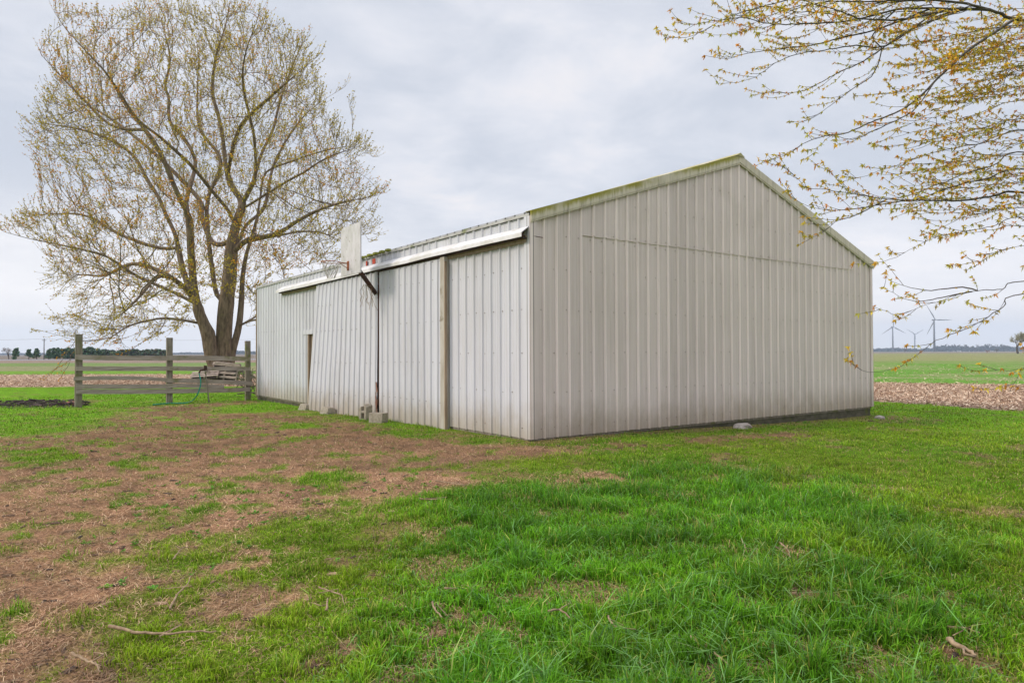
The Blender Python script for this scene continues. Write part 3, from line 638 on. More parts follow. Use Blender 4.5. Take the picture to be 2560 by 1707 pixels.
tag(mb.build('scrap_heap', M_WOOD), 'small tangle of dark scrap sticks behind the hydrant head', 'scrap heap', kind='stuff')
# burnt spot: charred sticks and a red scrap
mb = MB()
for k in range(70):
    g = ga(random.uniform(0,215), random.uniform(1004,1017)); c = Vector((g[0],g[1],g[2]+.04)); d = Vector((random.uniform(-1,1),random.uniform(-1,1),random.uniform(-.1,.25))).normalized()*random.uniform(.15,.7)
    mb.tube([c-d/2, c+Vector((0,0,random.uniform(0,.05))), c+d/2], random.uniform(.01,.035), 5)
tag(mb.build('burnt_debris', M_DIRT_SHADE), 'charred sticks and ash in the black burnt patch left of the fence', 'burnt debris', kind='stuff')
g = ga(165,1011); mb = MB(); mb.add([(-.5,-.1,.02),(.5,-.12,.03),(.55,.15,.05),(.1,.2,.1),(-.45,.12,.04)], [(0,1,2,3,4)]); mb.add([(-.5,-.1,.0),(.5,-.12,.0),(.55,.15,.0),(.1,.2,.02),(-.45,.12,.0)], [(4,3,2,1,0)])
o = mb.build('red_scrap', noisy('faded_red', (.42,.13,.09), (.28,.10,.07), (8,8,8), .8)); o.location = g; tag(o, 'flat scrap of faded red sheeting on the burnt patch by the left post', 'scrap')

# ------------------------------------------------------------------ twigs on the lawn
TW = [([(275,1590),(330,1603),(400,1607),(470,1606),(540,1604)],.010,'long grey bark-bare branch lying across the lawn in the lower left corner'),
 ([(425,1540),(440,1510),(465,1490),(478,1462)],.007,'forked pale twig curving up the lawn above the long branch'),
 ([(432,1418),(445,1398),(458,1388),(475,1386)],.006,'short curled pale twig on the brown edge of the lawn at left'),
 ([(180,1660),(215,1675),(240,1690),(250,1706)],.008,'crooked twig at the bottom edge left of centre'),
 ([(795,1490),(830,1500),(855,1510),(862,1530)],.006,'arched straw-coloured twig in the green grass left of centre'),
 ([(815,1548),(819,1515)],.008,'stubby upright stick poking from the grass left of centre'),
 ([(1080,1525),(1090,1550),(1105,1570)],.007,'short reddish stick lying upright in the middle of the lawn'),
 ([(1370,1548),(1400,1545),(1425,1570)],.008,'bent dark twig in the tall grass below the barn corner'),
 ([(1520,1565),(1535,1590),(1590,1600)],.006,'thin tan twig in the grass right of the bent dark one'),
 ([(1728,1618),(1780,1650),(1830,1692)],.009,'orange rotting stick in the grass at the bottom right of centre'),
 ([(2370,1622),(2410,1650),(2440,1668)],.016,'thick split piece of dead bark at the lower right'),
 ([(2365,1586),(2420,1595),(2450,1602)],.008,'straight dark stick lying just above the split bark at lower right'),
 ([(1110,1490),(1150,1488),(1185,1490)],.006,'slender level twig in the lawn right of centre left'),
 ([(1855,1365),(1862,1385),(1858,1410)],.006,'small hooked twig standing in the deep grass at right'),
 ([(1950,1375),(1970,1390),(1978,1415)],.007,'curved brown twig beside the bare strip at right'),
 ([(1090,1215),(1130,1218),(1165,1225)],.009,'dark stick on the brown ground in the middle distance'),
 ([(1050,1258),(1080,1259),(1105,1259)],.011,'thick dark stick at the lower edge of the brown ground')]
TWV = []
for pts_, r_, lab in TW:
    P3 = []
    for (px, py) in pts_:
        g = ga(px, py); P3.append(Vector((g[0], g[1], g[2]+.045+random.uniform(0,.02))))
    fine_ = []
    for i_ in range(len(P3)-1):
        for q in range(4): fine_.append(P3[i_].lerp(P3[i_+1], q/4)+Vector((random.uniform(-1,1),random.uniform(-1,1),random.uniform(-.4,.6)))*r_*.7)
    fine_.append(P3[-1]); n_ = len(fine_)
    TWV += [tuple(p[:2]) for p in fine_]
    mb = MB(); mb.tube([p-P3[0] for p in fine_], [r_*(1-.6*k/n_) for k in range(n_)], 6)
    k = n_//2; b_ = fine_[k]-P3[0]; mb.tube([b_, b_+Vector((random.uniform(-.08,.08),random.uniform(-.1,.1),.01)), b_+Vector((random.uniform(-.15,.15),random.uniform(-.15,.15),.0))], r_*.45, 4)
    o = mb.build('fallen_twig', M_TWIG, sm=True); o.location = P3[0]; tag(o, lab, 'twig', 'twigs fallen on the lawn')

# ------------------------------------------------------------------ grass, thatch, stubble
def inside_barn(x, y, m=0.05):
    a = (x-A[0])*U[0]+(y-A[1])*U[1]; b = (x-A[0])*V[0]+(y-A[1])*V[1]
    return (a > -m) & (a < GW+m) & (b > -m) & (b < SL+m)
def scatter(n, r0_, r1_, seed):
    g = np.random.default_rng(seed); r = np.exp(g.uniform(math.log(r0_), math.log(r1_), n)); t = g.uniform(R(46), R(134), n)
    return r*np.cos(t), r*np.sin(t), r, g
def blades(x, y, h, w_, lean, az, col, tipcol, curve=1.):
    n = len(x); z = gz(x, y)-.004; dx, dy = np.cos(az), np.sin(az); g = np.random.default_rng(5)
    fa = g.uniform(0, 2*np.pi, n); wx, wy = np.cos(fa)*w_*.5, np.sin(fa)*w_*.5
    b = np.stack([x,y,z],-1); L1 = .45; s1 = lean*.35; s2 = lean
    mx = b+np.stack([dx*h*s1*.6, dy*h*s1*.6, h*.55*np.cos(s1*.6)],-1)
    tip = b+np.stack([dx*h*np.sin(s2), dy*h*np.sin(s2), h*np.maximum(np.cos(s2),.05)],-1)
    W = np.stack([wx,wy,0*wx],-1)
    v = np.stack([b-W, b+W, mx+W*.85, mx-W*.85, tip],1).reshape(-1,3)
    i0 = np.arange(n)*5; q = np.stack([i0,i0+1,i0+2,i0+3],-1); t = np.stack([i0+3,i0+2,i0+4],-1)
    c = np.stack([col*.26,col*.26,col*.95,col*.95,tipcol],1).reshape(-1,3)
    return v, q, t, c
x, y, r, g = scatter(620000, 2.4, 34, 1)
m = masks(x, y); keep = (g.random(len(x)) < np.clip(m*1.05-.02, 0, 1)**1.3) & lawn(x, y) & ~inside_barn(x, y)
x, y, r, m = x[keep], y[keep], r[keep], m[keep]; n = len(x)
pxs, pys = project(x, y, gz(x, y))
tall = fbm(x, y, .45, 3, 101); cl_ = fbm(x, y, 2.6, 3, 111); cl2 = fbm(x, y, 7, 2, 121)
TALLP = gp([(1000,1260),(1350,1200),(1650,1160),(2100,1180),(2500,1330),(2560,1600),(2560,1900),(700,1900),(900,1550),(950,1400)])
tz = 1-ss(polydist(x, y, TALLP), -.6, .5)
h = (.024+.026*tz+.06*tz*ss(cl_, .45, .7)+.05*ss(cl2,.5,.75)+.02*ss(tall,.5,.7))*(.55+.9*g.random(n))*(.6+.4*m)
lng = (g.random(n) < .055*tz); h[lng] *= 1.7
az = fbm(x, y, 3.5, 2, 131)*16+g.normal(0, 2, n); lean = np.clip(.15+.95*g.random(n)**1.3+.5*lng, 0, 1.4)
w_ = np.maximum(.0032+.0028*g.random(n)+.002*tz+.0022*lng, r*.00055)
kk = g.random((n,1)); k1 = fbm(x, y, .7, 3, 141)[:,None]; k2 = cl_[:,None]
cA = np.array([[.125,.33,.011]]); cB = np.array([[.27,.39,.014]]); cD = np.array([[.075,.24,.013]]); cY = np.array([[.46,.42,.10]])
f = np.clip(.45+.8*(k1-.5)*2+.5*(kk-.5)-.35*tz[:,None]+.25*ss(r,10,20)[:,None], 0, 1)
col = cA*(1-f)+cB*f; d_ = ss(k2, .48, .68)*(.5+.5*tz[:,None]); col = col*(1-.6*d_)+cD*.6*d_
lf = (ss(r,10,18)*ss(-x,2,9))[:,None]; col = col*(1-.7*lf)+np.array([[.15,.35,.014]])*.7*lf
yl = (g.random((n,1)) < (.05+.10*(1-tz[:,None])+.15*(1-m[:,None]))).astype(float); col = col*(1-yl*.8)+cY*yl*.8
pt = fbm(x, y, .9, 4, 171)[:,None]; col = col*(.45+1.1*g.random((n,1)))*(.85+.35*ss(pt,.3,.7)); tip = col*1.5+np.array([[.03,.03,.005]])*g.random((n,1)); tip[lng] = tip[lng]*.5+np.array([.35,.55,.30])*.6; col[lng] = col[lng]*.6+np.array([.2,.4,.14])*.4
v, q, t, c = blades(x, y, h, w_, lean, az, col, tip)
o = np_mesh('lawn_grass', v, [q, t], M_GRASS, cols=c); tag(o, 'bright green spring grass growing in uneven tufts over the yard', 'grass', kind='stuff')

# dead thatch: short straw lying in the brown ground and between the tufts
x, y, r, g = scatter(330000, 2.4, 30, 2)
m = masks(x, y); keep = (g.random(len(x)) < np.clip(1.08-m*.85, .12, 1)) & lawn(x, y) & ~inside_barn(x, y)
x, y, r, m = x[keep], y[keep], r[keep], m[keep]; n = len(x)
ln = (.02+.05*g.random(n)**2)*(1+r*.03); ln[g.random(n) < .012] *= 3.2; az = g.uniform(0, 2*np.pi, n)+fbm(x,y,1.5,2,7)*3; w_ = np.maximum(.0018+.0015*g.random(n), r*.0004)
z = gz(x, y)+.004+.012*g.random(n); up = g.normal(.05, .28, n)
dx, dy = np.cos(az)*ln*.5, np.sin(az)*ln*.5; ox, oy = -np.sin(az)*w_*.5, np.cos(az)*w_*.5
b0 = np.stack([x-dx,y-dy,z-up*ln*.5],-1); b1 = np.stack([x+dx,y+dy,z+up*ln*.5],-1); W = np.stack([ox,oy,0*ox],-1)
bend = np.stack([ox*0,oy*0,.2*ln*g.random(n)],-1)+W*g.normal(0,3,(n,1))
mid = (b0+b1)/2+bend; v = np.stack([b0-W,b0+W,mid+W,mid-W,b1+W*.6,b1-W*.6],1).reshape(-1,3)
i0 = np.arange(n)*6; q = np.concatenate([np.stack([i0,i0+1,i0+2,i0+3],-1), np.stack([i0+3,i0+2,i0+4,i0+5],-1)])
pal = np.array([[.64,.40,.23],[.47,.27,.155],[.82,.59,.37],[.27,.15,.09],[.66,.39,.25],[.10,.055,.035]]); pi_ = g.choice(6, n, p=[.22,.22,.15,.17,.11,.13])
zone = fbm(x, y, .5, 3, 31)[:,None]; col = pal[pi_]*(.75+.5*g.random((n,1)))*(1-.35*ss(zone,.48,.66))*(1-.28*ss(np.hypot(x,y),8,14))[:,None]*(1-.3*ss(fbm(x,y,2.2,3,191)[:,None],.5,.66))
o = np_mesh('dead_thatch', v, [q], M_STRAW, cols=np.repeat(col, 6, 0)); tag(o, 'dry brown thatch and straw matted over the worn part of the yard', 'thatch', kind='stuff')

# broad-leaved weeds in the worn ground and at the foot of the walls
g = np.random.default_rng(77); r = np.exp(g.uniform(math.log(3.2), math.log(26), 2600)); t = g.uniform(R(50), R(131), 2600); wx, wy = r*np.cos(t), r*np.sin(t)
fa = g.uniform(-.2, GW, 260); fb = g.uniform(-.2, SL, 260); wo_ = -g.uniform(.08, .5, 260); wx = np.concatenate([wx, A[0]+U[0]*fa+V[0]*wo_, A[0]+V[0]*fb+U[0]*(wo_-.15)]); wy = np.concatenate([wy, A[1]+U[1]*fa+V[1]*wo_, A[1]+V[1]*fb+U[1]*(wo_-.15)])
cl3 = fbm(wx, wy, .9, 3, 222); m = masks(wx, wy); k = lawn(wx, wy) & ~inside_barn(wx, wy) & (cl3 > .50) & (m < .75) & ~((wx < -.5) & (wy < 4.5)); wx, wy = wx[k], wy[k]; nw = len(wx); NLF = 9
cx_ = np.repeat(wx, NLF); cy_ = np.repeat(wy, NLF); n = len(cx_); a = g.uniform(0, 2*np.pi, n); L_ = np.repeat(.022+.035*g.random(nw), NLF)*(.6+.7*g.random(n)); e = g.uniform(.15, 1.0, n); z = gz(cx_, cy_)+.004
d = np.stack([np.cos(a)*np.cos(e), np.sin(a)*np.cos(e), np.sin(e)], -1); sd2 = np.stack([-np.sin(a), np.cos(a), 0*a], -1); B = np.stack([cx_, cy_, z], -1); L3 = L_[:,None]
v = np.stack([B, B+d*L3*.55+sd2*L3*.22, B+d*L3*.95+np.array([[0,0,-1.]])*L3*.25, B+d*L3*.55-sd2*L3*.22], 1).reshape(-1,3)
col = np.array([[.10,.30,.03]])*(.5+.9*g.random((n,1)))+np.array([[.08,.03,0]])*np.repeat(g.random((nw,1)), NLF, 0)
o = np_mesh('low_weeds', v, [np.arange(n*4).reshape(-1,4)], M_GRASS, cols=np.repeat(col,4,0)); tag(o, 'small broad-leaved weeds dotted over the worn ground and along the barn wall', 'weeds', kind='stuff')
# bark chips, clods and broken stems
x, y, r, g = scatter(5200, 2.6, 24, 9); m = masks(x, y); k = lawn(x, y) & ~inside_barn(x, y) & (g.random(len(x)) < 1.1-m); x, y, r = x[k], y[k], r[k]; n = len(x)
a = g.uniform(0, 2*np.pi, n); L_ = (.012+.035*g.random(n)**2)*(1+r*.03); W_ = L_*g.uniform(.12,.5,n); H_ = W_*g.uniform(.3,.8,n); z = gz(x, y)+.004
ca, sa = np.cos(a), np.sin(a); C_ = np.stack([x,y,z],-1); dl = np.stack([ca*L_,sa*L_,0*L_],-1); dw = np.stack([-sa*W_,ca*W_,0*L_],-1); dh = np.stack([0*L_,0*L_,H_],-1)
v = np.stack([C_-dl-dw*.6, C_+dl-dw, C_+dl*.8+dw, C_-dl+dw*.7, C_-dl*.8-dw*.4+dh, C_+dl*.8-dw*.5+dh*.7, C_+dl*.6+dw*.6+dh, C_-dl*.7+dw*.5+dh*.8], 1).reshape(-1,3)
i0 = np.arange(n)*8; q = np.concatenate([np.stack([i0+p_ for p_ in f_], -1) for f_ in ((4,5,6,7),(0,1,5,4),(1,2,6,5),(2,3,7,6),(3,0,4,7))])
pal = np.array([[.12,.075,.05],[.20,.13,.08],[.34,.23,.14],[.07,.05,.04],[.26,.17,.10]]); col = pal[g.integers(0,5,n)]*(.7+.6*g.random((n,1)))
o = np_mesh('bark_chips', v, [q], M_STRAW, cols=np.repeat(col,8,0)); tag(o, 'dark bark chips and clods scattered on the worn ground', 'chips', kind='stuff')

# crop residue on the two near fields
def residue(n0, seed, test, name, lab, rr0, rr1, t0, t1, cols_):
    g = np.random.default_rng(seed); r = np.exp(g.uniform(math.log(rr0), math.log(rr1), n0)); t = g.uniform(R(t0), R(t1), n0); x, y = r*np.cos(t), r*np.sin(t)
    k = test(x, y) & ~lawn(x, y) & ~inside_barn(x, y, .5); x, y, r = x[k], y[k], r[k]; n = len(x)
    ln = (.05+.16*g.random(n)**2); w_ = .007+.012*g.random(n); az = g.uniform(0, 2*np.pi, n); z = gz(x, y)+.01+.05*g.random(n); up = g.normal(.1,.4,n)
    dx, dy = np.cos(az)*ln*.5, np.sin(az)*ln*.5; W = np.stack([-np.sin(az)*w_, np.cos(az)*w_, 0*w_+w_*g.normal(0,.8,n)],-1)
    b0 = np.stack([x-dx,y-dy,z-up*ln*.4],-1); b1 = np.stack([x+dx,y+dy,z+up*ln*.5],-1)
    v = np.stack([b0-W,b0+W,b1+W*.5,b1-W*.5],1).reshape(-1,3); i0 = np.arange(n)*4; q = np.stack([i0,i0+1,i0+2,i0+3],-1)
    pal = np.array(cols_); col = pal[g.integers(0,len(pal),n)]*(.7+.6*g.random((n,1)))
    o = np_mesh(name, v, [q], M_STRAW, cols=np.repeat(col,4,0)); tag(o, lab, 'crop residue', kind='stuff')
CS = [(.60,.44,.32),(.72,.58,.44),(.50,.35,.25),(.36,.24,.17),(.24,.15,.11)]
residue(110000, 4, lambda x, y: ((x-RQ1[0])*QN[0]+(y-RQ1[1])*QN[1] < .3) & (x > .3*y), 'corn_residue', 'shredded tan corn stalks covering the bare field strip right of the barn', 15, 48, 46, 72, CS)
residue(80000, 5, lambda x, y: (y < YL[1]) & (x < 0), 'corn_residue', 'pinkish shredded corn stalks on the field beyond the fence', 28, 75, 100, 136, CS)
residue(5000, 6, lambda x, y: ((x-RQ1[0])*QN[0]+(y-RQ1[1])*QN[1] > .3) & (x > .3*y), 'corn_stubble', 'pale stubble bits showing through the green field right of the barn', 30, 110, 48, 70, CS[:3])

# ------------------------------------------------------------------ trees
def chain_tubes(chains, sides_fn):
    V_ = []; F_ = []; b = 0
    for pts_, rads in chains:
        n = len(pts_)
        if n < 2: continue
        k = sides_fn(rads[0]); P_ = np.array(pts_); d = np.gradient(P_, axis=0); d /= np.linalg.norm(d, axis=1)[:,None]+1e-9
        up = np.cross(d[0], [0,0,1.]); 
        if np.linalg.norm(up) < .1: up = np.cross(d[0], [1.,0,0])
        ups = []
        for i_ in range(n):
            up = up-d[i_]*np.dot(up, d[i_]); up /= np.linalg.norm(up)+1e-9; ups.append(up)
        ups = np.array(ups); sd_ = np.cross(d, ups); a = 2*np.pi*np.arange(k)/k
        ring = P_[:,None]+(ups[:,None]*np.cos(a)[None,:,None]+sd_[:,None]*np.sin(a)[None,:,None])*np.array(rads)[:,None,None]
        V_.append(ring.reshape(-1,3)); i0, j0 = np.meshgrid(np.arange(n-1), np.arange(k), indexing='ij'); j1 = (j0+1) % k
        F_.append(np.stack([b+i0*k+j0, b+i0*k+j1, b+(i0+1)*k+j1, b+(i0+1)*k+j0], -1).reshape(-1,4)); b += n*k
    return np.concatenate(V_), np.concatenate(F_)
def resample(pts_, step):
    P_ = [Vector(p) for p in pts_]; out = []
    for i_ in range(len(P_)-1):
        p0 = P_[max(i_-1,0)]; p1 = P_[i_]; p2 = P_[i_+1]; p3 = P_[min(i_+2,len(P_)-1)]
        k = max(1, int((p2-p1).length/step))
        for q in range(k):
            t = q/k; out.append(.5*((2*p1)+(p2-p0)*t+(2*p0-5*p1+4*p2-p3)*t*t+(3*p1-p0-3*p2+p3)*t*t*t))
    out.append(P_[-1]); return out
def z7(x, y): return (x/1.742, y/1.742)
# --- big maple
DT = 40.0
tb = Vector((at(557,950,DT).x, DT, float(gz(np.array(at(557,950,DT).x), np.array(DT)))))
maple = empty('maple_tree', tb, 0, 'large budding maple with several spreading trunks behind the fence', 'tree')
STEMS = [ # (points in picture, depth offsets start -> end, parent stem, start radius)
 ([(970,1650),(972,1560),(980,1380),(1000,1200),(1012,1050),(1040,940),(1055,885),(1010,810),(985,730),(970,600),(950,500),(925,400),(940,250),(980,120),(1000,20)],0,1.5),
 ([(955,1640),(920,1540),(905,1450),(870,1370),(845,1250),(832,1100),(822,950),(790,880),(750,790),(710,690),(650,590),(560,480),(470,330),(380,230),(290,130),(240,60)],-.3,-4),
 ([(1000,1640),(1010,1540),(1040,1420),(1052,1300),(1057,1200),(1075,1100),(1100,1020),(1122,930),(1135,850),(1160,750),(1280,700),(1400,660),(1500,640)],.2,3),
 ([(860,1340),(800,1190),(765,1030),(720,930),(690,860),(640,780),(590,690),(520,630),(430,590),(330,560),(200,540)],-.2,3.5),
 ([(822,950),(812,880),(832,800),(850,700),(800,600),(740,530),(735,430),(720,370),(740,250),(700,80)],-.2,5),
 ([(1055,885),(1085,830),(1112,760),(1107,600),(1085,500),(1060,380),(1065,250),(1130,60)],.8,-5),
 ([(1112,760),(1140,660),(1190,560),(1212,470),(1250,350),(1290,250),(1340,150)],.5,4),
 ([(1025,980),(1000,920),(950,860),(900,800),(850,740),(790,680),(700,600),(600,520),(520,400),(450,300)],.5,-6),
 ([(1068,1110),(1120,1045),(1200,1025),(1300,960),(1400,910),(1500,880),(1650,850)],.2,-4),
 ([(1050,1040),(1200,1020),(1380,1010),(1500,1060)],.2,5),
 ([(1122,930),(1200,860),(1300,770),(1420,690),(1560,640)],.3,-1),
 ([(885,1400),(830,1390),(720,1380),(620,1400),(540,1430),(480,1470),(370,1485),(330,1480),(180,1440)],0,-5),
 ([(850,1345),(760,1290),(650,1230),(560,1180),(470,1120),(370,1090),(230,1060),(130,1040),(20,1010)],-.3,-2),
 ([(768,1060),(700,1070),(600,1050),(500,1010),(400,950),(300,930),(110,940)],-.2,4),
 ([(980,1330),(940,1290),(920,1150),(905,1000),(905,870),(960,700),(870,560),(860,400),(870,200)],0,7),
 ([(1012,1050),(930,1060),(880,950),(860,860),(640,640),(420,480),(200,400)],0,7.5),
 ([(1000,1200),(1060,1000),(1150,900),(1200,700),(1330,500),(1500,380)],.2,7),
 ([(905,1450),(800,1250),(600,1150),(450,1200),(330,1200),(250,1280)],0,6),
 ([(1040,1420),(1150,1360),(1300,1290),(1420,1200)],.3,6),
 ([(1040,1430),(1100,1400),(1250,1370)],.3,-2),
 ([(985,730),(1040,560),(1180,420),(1380,250)],0,-7),
 ([(650,590),(500,560),(330,400),(180,240)],-1,-3),
 ([(850,1345),(800,1250),(700,1200),(600,1300),(520,1380)],-.3,-6),
 ([(335,1480),(322,1500),(300,1530),(272,1570),(255,1600)],-5,-5.2),
 ([(330,1480),(335,1510),(318,1550),(300,1590)],-5,-4.8),
 ([(720,1380),(700,1430),(600,1500),(560,1530)],-1,-3),
]
nodes = []; par = []; kd = None; RMIN = {}; FAN = at(535, 800, DT)
for si, (pz, d0, d1) in enumerate(STEMS):
    P3 = []; n_ = len(pz)
    # total run length fraction for depth drift
    for k, p in enumerate(pz):
        f_ = k/(n_-1); sp = z7(*p); P3.append(at(sp[0], sp[1], DT+d0+(d1-d0)*f_**1.3))
    rs = resample(P3, .38)
    if si < 3: parent = -1
    else:
        best = min(range(len(nodes)), key=lambda q: (nodes[q]-rs[0]).length_squared); parent = best
        # glide from the parent node to the traced line
        off_ = nodes[best]-rs[0]
        rs = [p+off_*max(0, 1-k/8) for k, p in enumerate(rs)][1:]
    for q_, p in enumerate(rs):
        nodes.append(p); par.append(parent); parent = len(nodes)-1
        if si in (1, 2): RMIN[parent] = (.29 if si == 1 else .24)*max(0, 1-q_/len(rs)*1.3)
if True:
    OUT = [z7(*p) for p in [(0,1000),(90,900),(220,890),(120,780),(110,640),(90,540),(85,430),(150,330),(170,200),(180,80),(280,20),(450,20),(620,-40),(800,-30),(980,-40),(1150,10),(1220,90),(1330,140),(1460,230),(1530,360),(1560,460),(1520,560),(1630,600),(1650,700),(1600,760),(1690,830),(1680,960),(1660,1060),(1500,1160),(1380,1180),(1250,1250),(1200,1340),(1130,1430),(1020,1400),(900,1420),(850,1480),(640,1490),(560,1530),(420,1520),(330,1490),(200,1450),(210,1400),(430,1330),(300,1300),(200,1260),(100,1190),(80,1120),(0,1060)]]
    OUT = [(500+(a_-500)*.945, 500+(b_-500)*.935) for a_, b_ in OUT]; OP = np.array(OUT); gR = np.random.default_rng(12); att = []
    cxp, cyp = 480., 470.
    while len(att) < 8000:
        px = gR.uniform(0, 985, 4000); py = gR.uniform(-25, 885, 4000)
        d = polydist(px, py, OUT); ok = d < 0
        lim = 9.0*np.sqrt(np.clip(1-((px-cxp)/640)**2-((py-cyp)/640)**2, .05, 1))*np.clip((-d)/90, .25, 1)**.5
        u_ = gR.uniform(-1, 1, 4000); dep = u_*lim
        shell = np.maximum(np.abs(u_), 1-np.clip(-d/330,0,1)); ok &= gR.random(4000) < (.3+.7*shell**1.5)*ss(fbm(px,py,.011,3,88)+.30*ss(-d,0,110),.36,.54)
        for a_, b_, c_ in zip(px[ok], py[ok], dep[ok]):
            att.append(at(a_, b_, DT+c_))
    att = [a_ for a_ in att[:8000] if a_.z > 1.2]
    alive = list(att); STEP, KILL, INF = .34, .66, 3.6
    kids_dir = {}
    for it in range(75):
        kd = kdtree.KDTree(len(nodes))
        for i_, p in enumerate(nodes): kd.insert(p, i_)
        kd.balance(); acc = {}; nxt = []
        for a_ in alive:
            co, idx, ds = kd.find(a_)
            if ds < KILL: continue
            nxt.append(a_)
            if ds < (INF if it < 40 else 6): acc[idx] = acc.get(idx, Vector((0,0,0)))+(a_-nodes[idx]).normalized()
        alive = nxt
        if not acc: break
        new = 0
        for idx, dv in acc.items():
            p = nodes[idx]; pd = (p-nodes[par[idx]]).normalized() if par[idx] >= 0 else Vector((0,0,1))
            d = (dv.normalized()+pd*.85+(p-FAN).normalized()*.30+Vector((random.uniform(-1,1),random.uniform(-1,1),random.uniform(-1,1)))*.2)
            if d.length < 1e-3: continue
            np_ = p+d.normalized()*STEP; key = (idx, round(np_.x,1), round(np_.y,1), round(np_.z,1))
            if key in kids_dir: continue
            kids_dir[key] = 1; nodes.append(np_); par.append(idx); new += 1
        if not new: break
NN = len(nodes); kids = [[] for _ in range(NN)]
for i_, p in enumerate(par):
    if p >= 0: kids[p].append(i_)
rad_ = [0.]*NN; EXP = 2.25; order = list(range(NN))[::-1]
leafn = [0]*NN
depth_ = [0]*NN
for i_ in order:
    if not kids[i_]: rad_[i_] = .0085; leafn[i_] = 1
    else: rad_[i_] = sum(rad_[c]**EXP for c in kids[i_])**(1/EXP); leafn[i_] = sum(leafn[c] for c in kids[i_])
bigr = max(rad_); print('tree nodes', NN, 'base r', bigr)
SC_ = .50/bigr
lm = max(leafn); rad_ = [max(.006, .44*(q/lm)**.58) for q in leafn]
for k_, v_ in RMIN.items(): rad_[k_] = max(rad_[k_], v_)
flare = lambda p, r_: r_*(1+.45*max(0, 1-(p.z-tb.z)/1.1)**2)
chains = []
stack = [i_ for i_ in range(NN) if par[i_] < 0]
for s_ in stack: pass
todo = [(s_, None) for s_ in stack]
while todo:
    s_, p_ = todo.pop(); ch = []; rd = []
    if p_ is not None: ch.append(nodes[p_]-tb); rd.append(min(rad_[p_], rad_[s_]*1.15))
    c = s_
    while True:
        ch.append(nodes[c]-tb); rd.append(flare(nodes[c], rad_[c]))
        if not kids[c]: break
        ks = sorted(kids[c], key=lambda q: -rad_[q])
        for q in ks[1:]: todo.append((q, c))
        c = ks[0]
    chains.append((ch, rd))
v, f_ = chain_tubes(chains, lambda r_: 14 if r_ > .2 else 8 if r_ > .06 else 5 if r_ > .025 else 3)
np_mesh('trunk', v, [f_], M_BARK, maple, smooth_=True)
# twigs and buds
tw = []; buds = []; gR = random.Random(3)
cen = at(490, 520, DT)
for i_ in range(NN):
    if rad_[i_] > .07 or par[i_] < 0: continue
    p = nodes[i_]; pd = (p-nodes[par[i_]]).normalized(); thin = rad_[i_] < .03
    nt_ = 3 if not kids[i_] else ((2 if gR.random() < .5 else 1) if thin else (1 if gR.random() < .4 else 0))
    outw = (p-FAN).normalized(); low = p.z < tb.z+6.5
    for _ in range(nt_):
        d = (pd*.8+outw*.8+Vector((gR.gauss(0,.32),gR.gauss(0,.32),gR.gauss(.12,.26)))).normalized(); L_ = gR.uniform(.3,.9)*(1.2 if not kids[i_] else 1); q = p.copy(); ch = [q-tb]; n_ = 6
        for k in range(n_):
            d = (d+Vector((gR.gauss(0,.08),gR.gauss(0,.08),(.12 if not low else (-.10 if k < 4 else .2))+gR.gauss(0,.05)))).normalized(); q = q+d*(L_/n_); ch.append(q-tb)
            if k > 0 and gR.random() < .66: buds.append((q-tb+Vector((gR.gauss(0,.02),gR.gauss(0,.02),gR.gauss(0,.02))), gR.uniform(.6,1.15)))
        buds.append((q-tb, gR.uniform(.8,1.3)))
        tw.append((ch, [.008,.007,.0065,.006,.0055,.005,.0045]))
v, f_ = chain_tubes(tw, lambda r_: 3)
print('twigs', len(tw), 'buds', len(buds))
np_mesh('twigs', v, [f_], noisy('twig_bark', (.25,.19,.115), (.17,.13,.08), (3,3,3), .9, .1, .01), maple)
g = np.random.default_rng(9); B = np.array([tuple(b[0]) for b in buds]); S = np.array([b[1] for b in buds])*.052
nb = len(B); vs = []; nf = 2
for k in range(nf):
    a = g.normal(0,1,(nb,3)); a /= np.linalg.norm(a,axis=1)[:,None]; b2 = np.cross(a, g.normal(0,1,(nb,3))); b2 /= np.linalg.norm(b2,axis=1)[:,None]
    vs.append(np.stack([B-a*S[:,None]*.3, B+b2*S[:,None]*.5+a*S[:,None]*.4, B+a*S[:,None]*1.5, B-b2*S[:,None]*.5+a*S[:,None]*.4],1))
v = np.stack(vs,1).reshape(-1,3); q = np.arange(nb*nf*4).reshape(-1,4)
pal = np.array([[.50,.38,.035],[.62,.48,.055],[.70,.35,.025],[.34,.27,.04],[.60,.26,.025]]); kz = fbm(B[:,0]*1.0+B[:,2]*.3, B[:,2], .45, 3, 5)
pick = np.where(g.random(nb) < ss(kz,.45,.65)*.6, g.choice([2,4], nb), g.choice([0,1,3], nb)); rl = (B[:,1] < -3.2) & (B[:,2] < 2.6) & (B[:,0] < -3); pick = np.where(rl, g.choice([2,4],nb), pick); col = pal[pick]*(.7+.6*g.random((nb,1)))
np_mesh('buds', v, [q], M_LEAF, maple, cols=np.repeat(col, nf*4, 0))

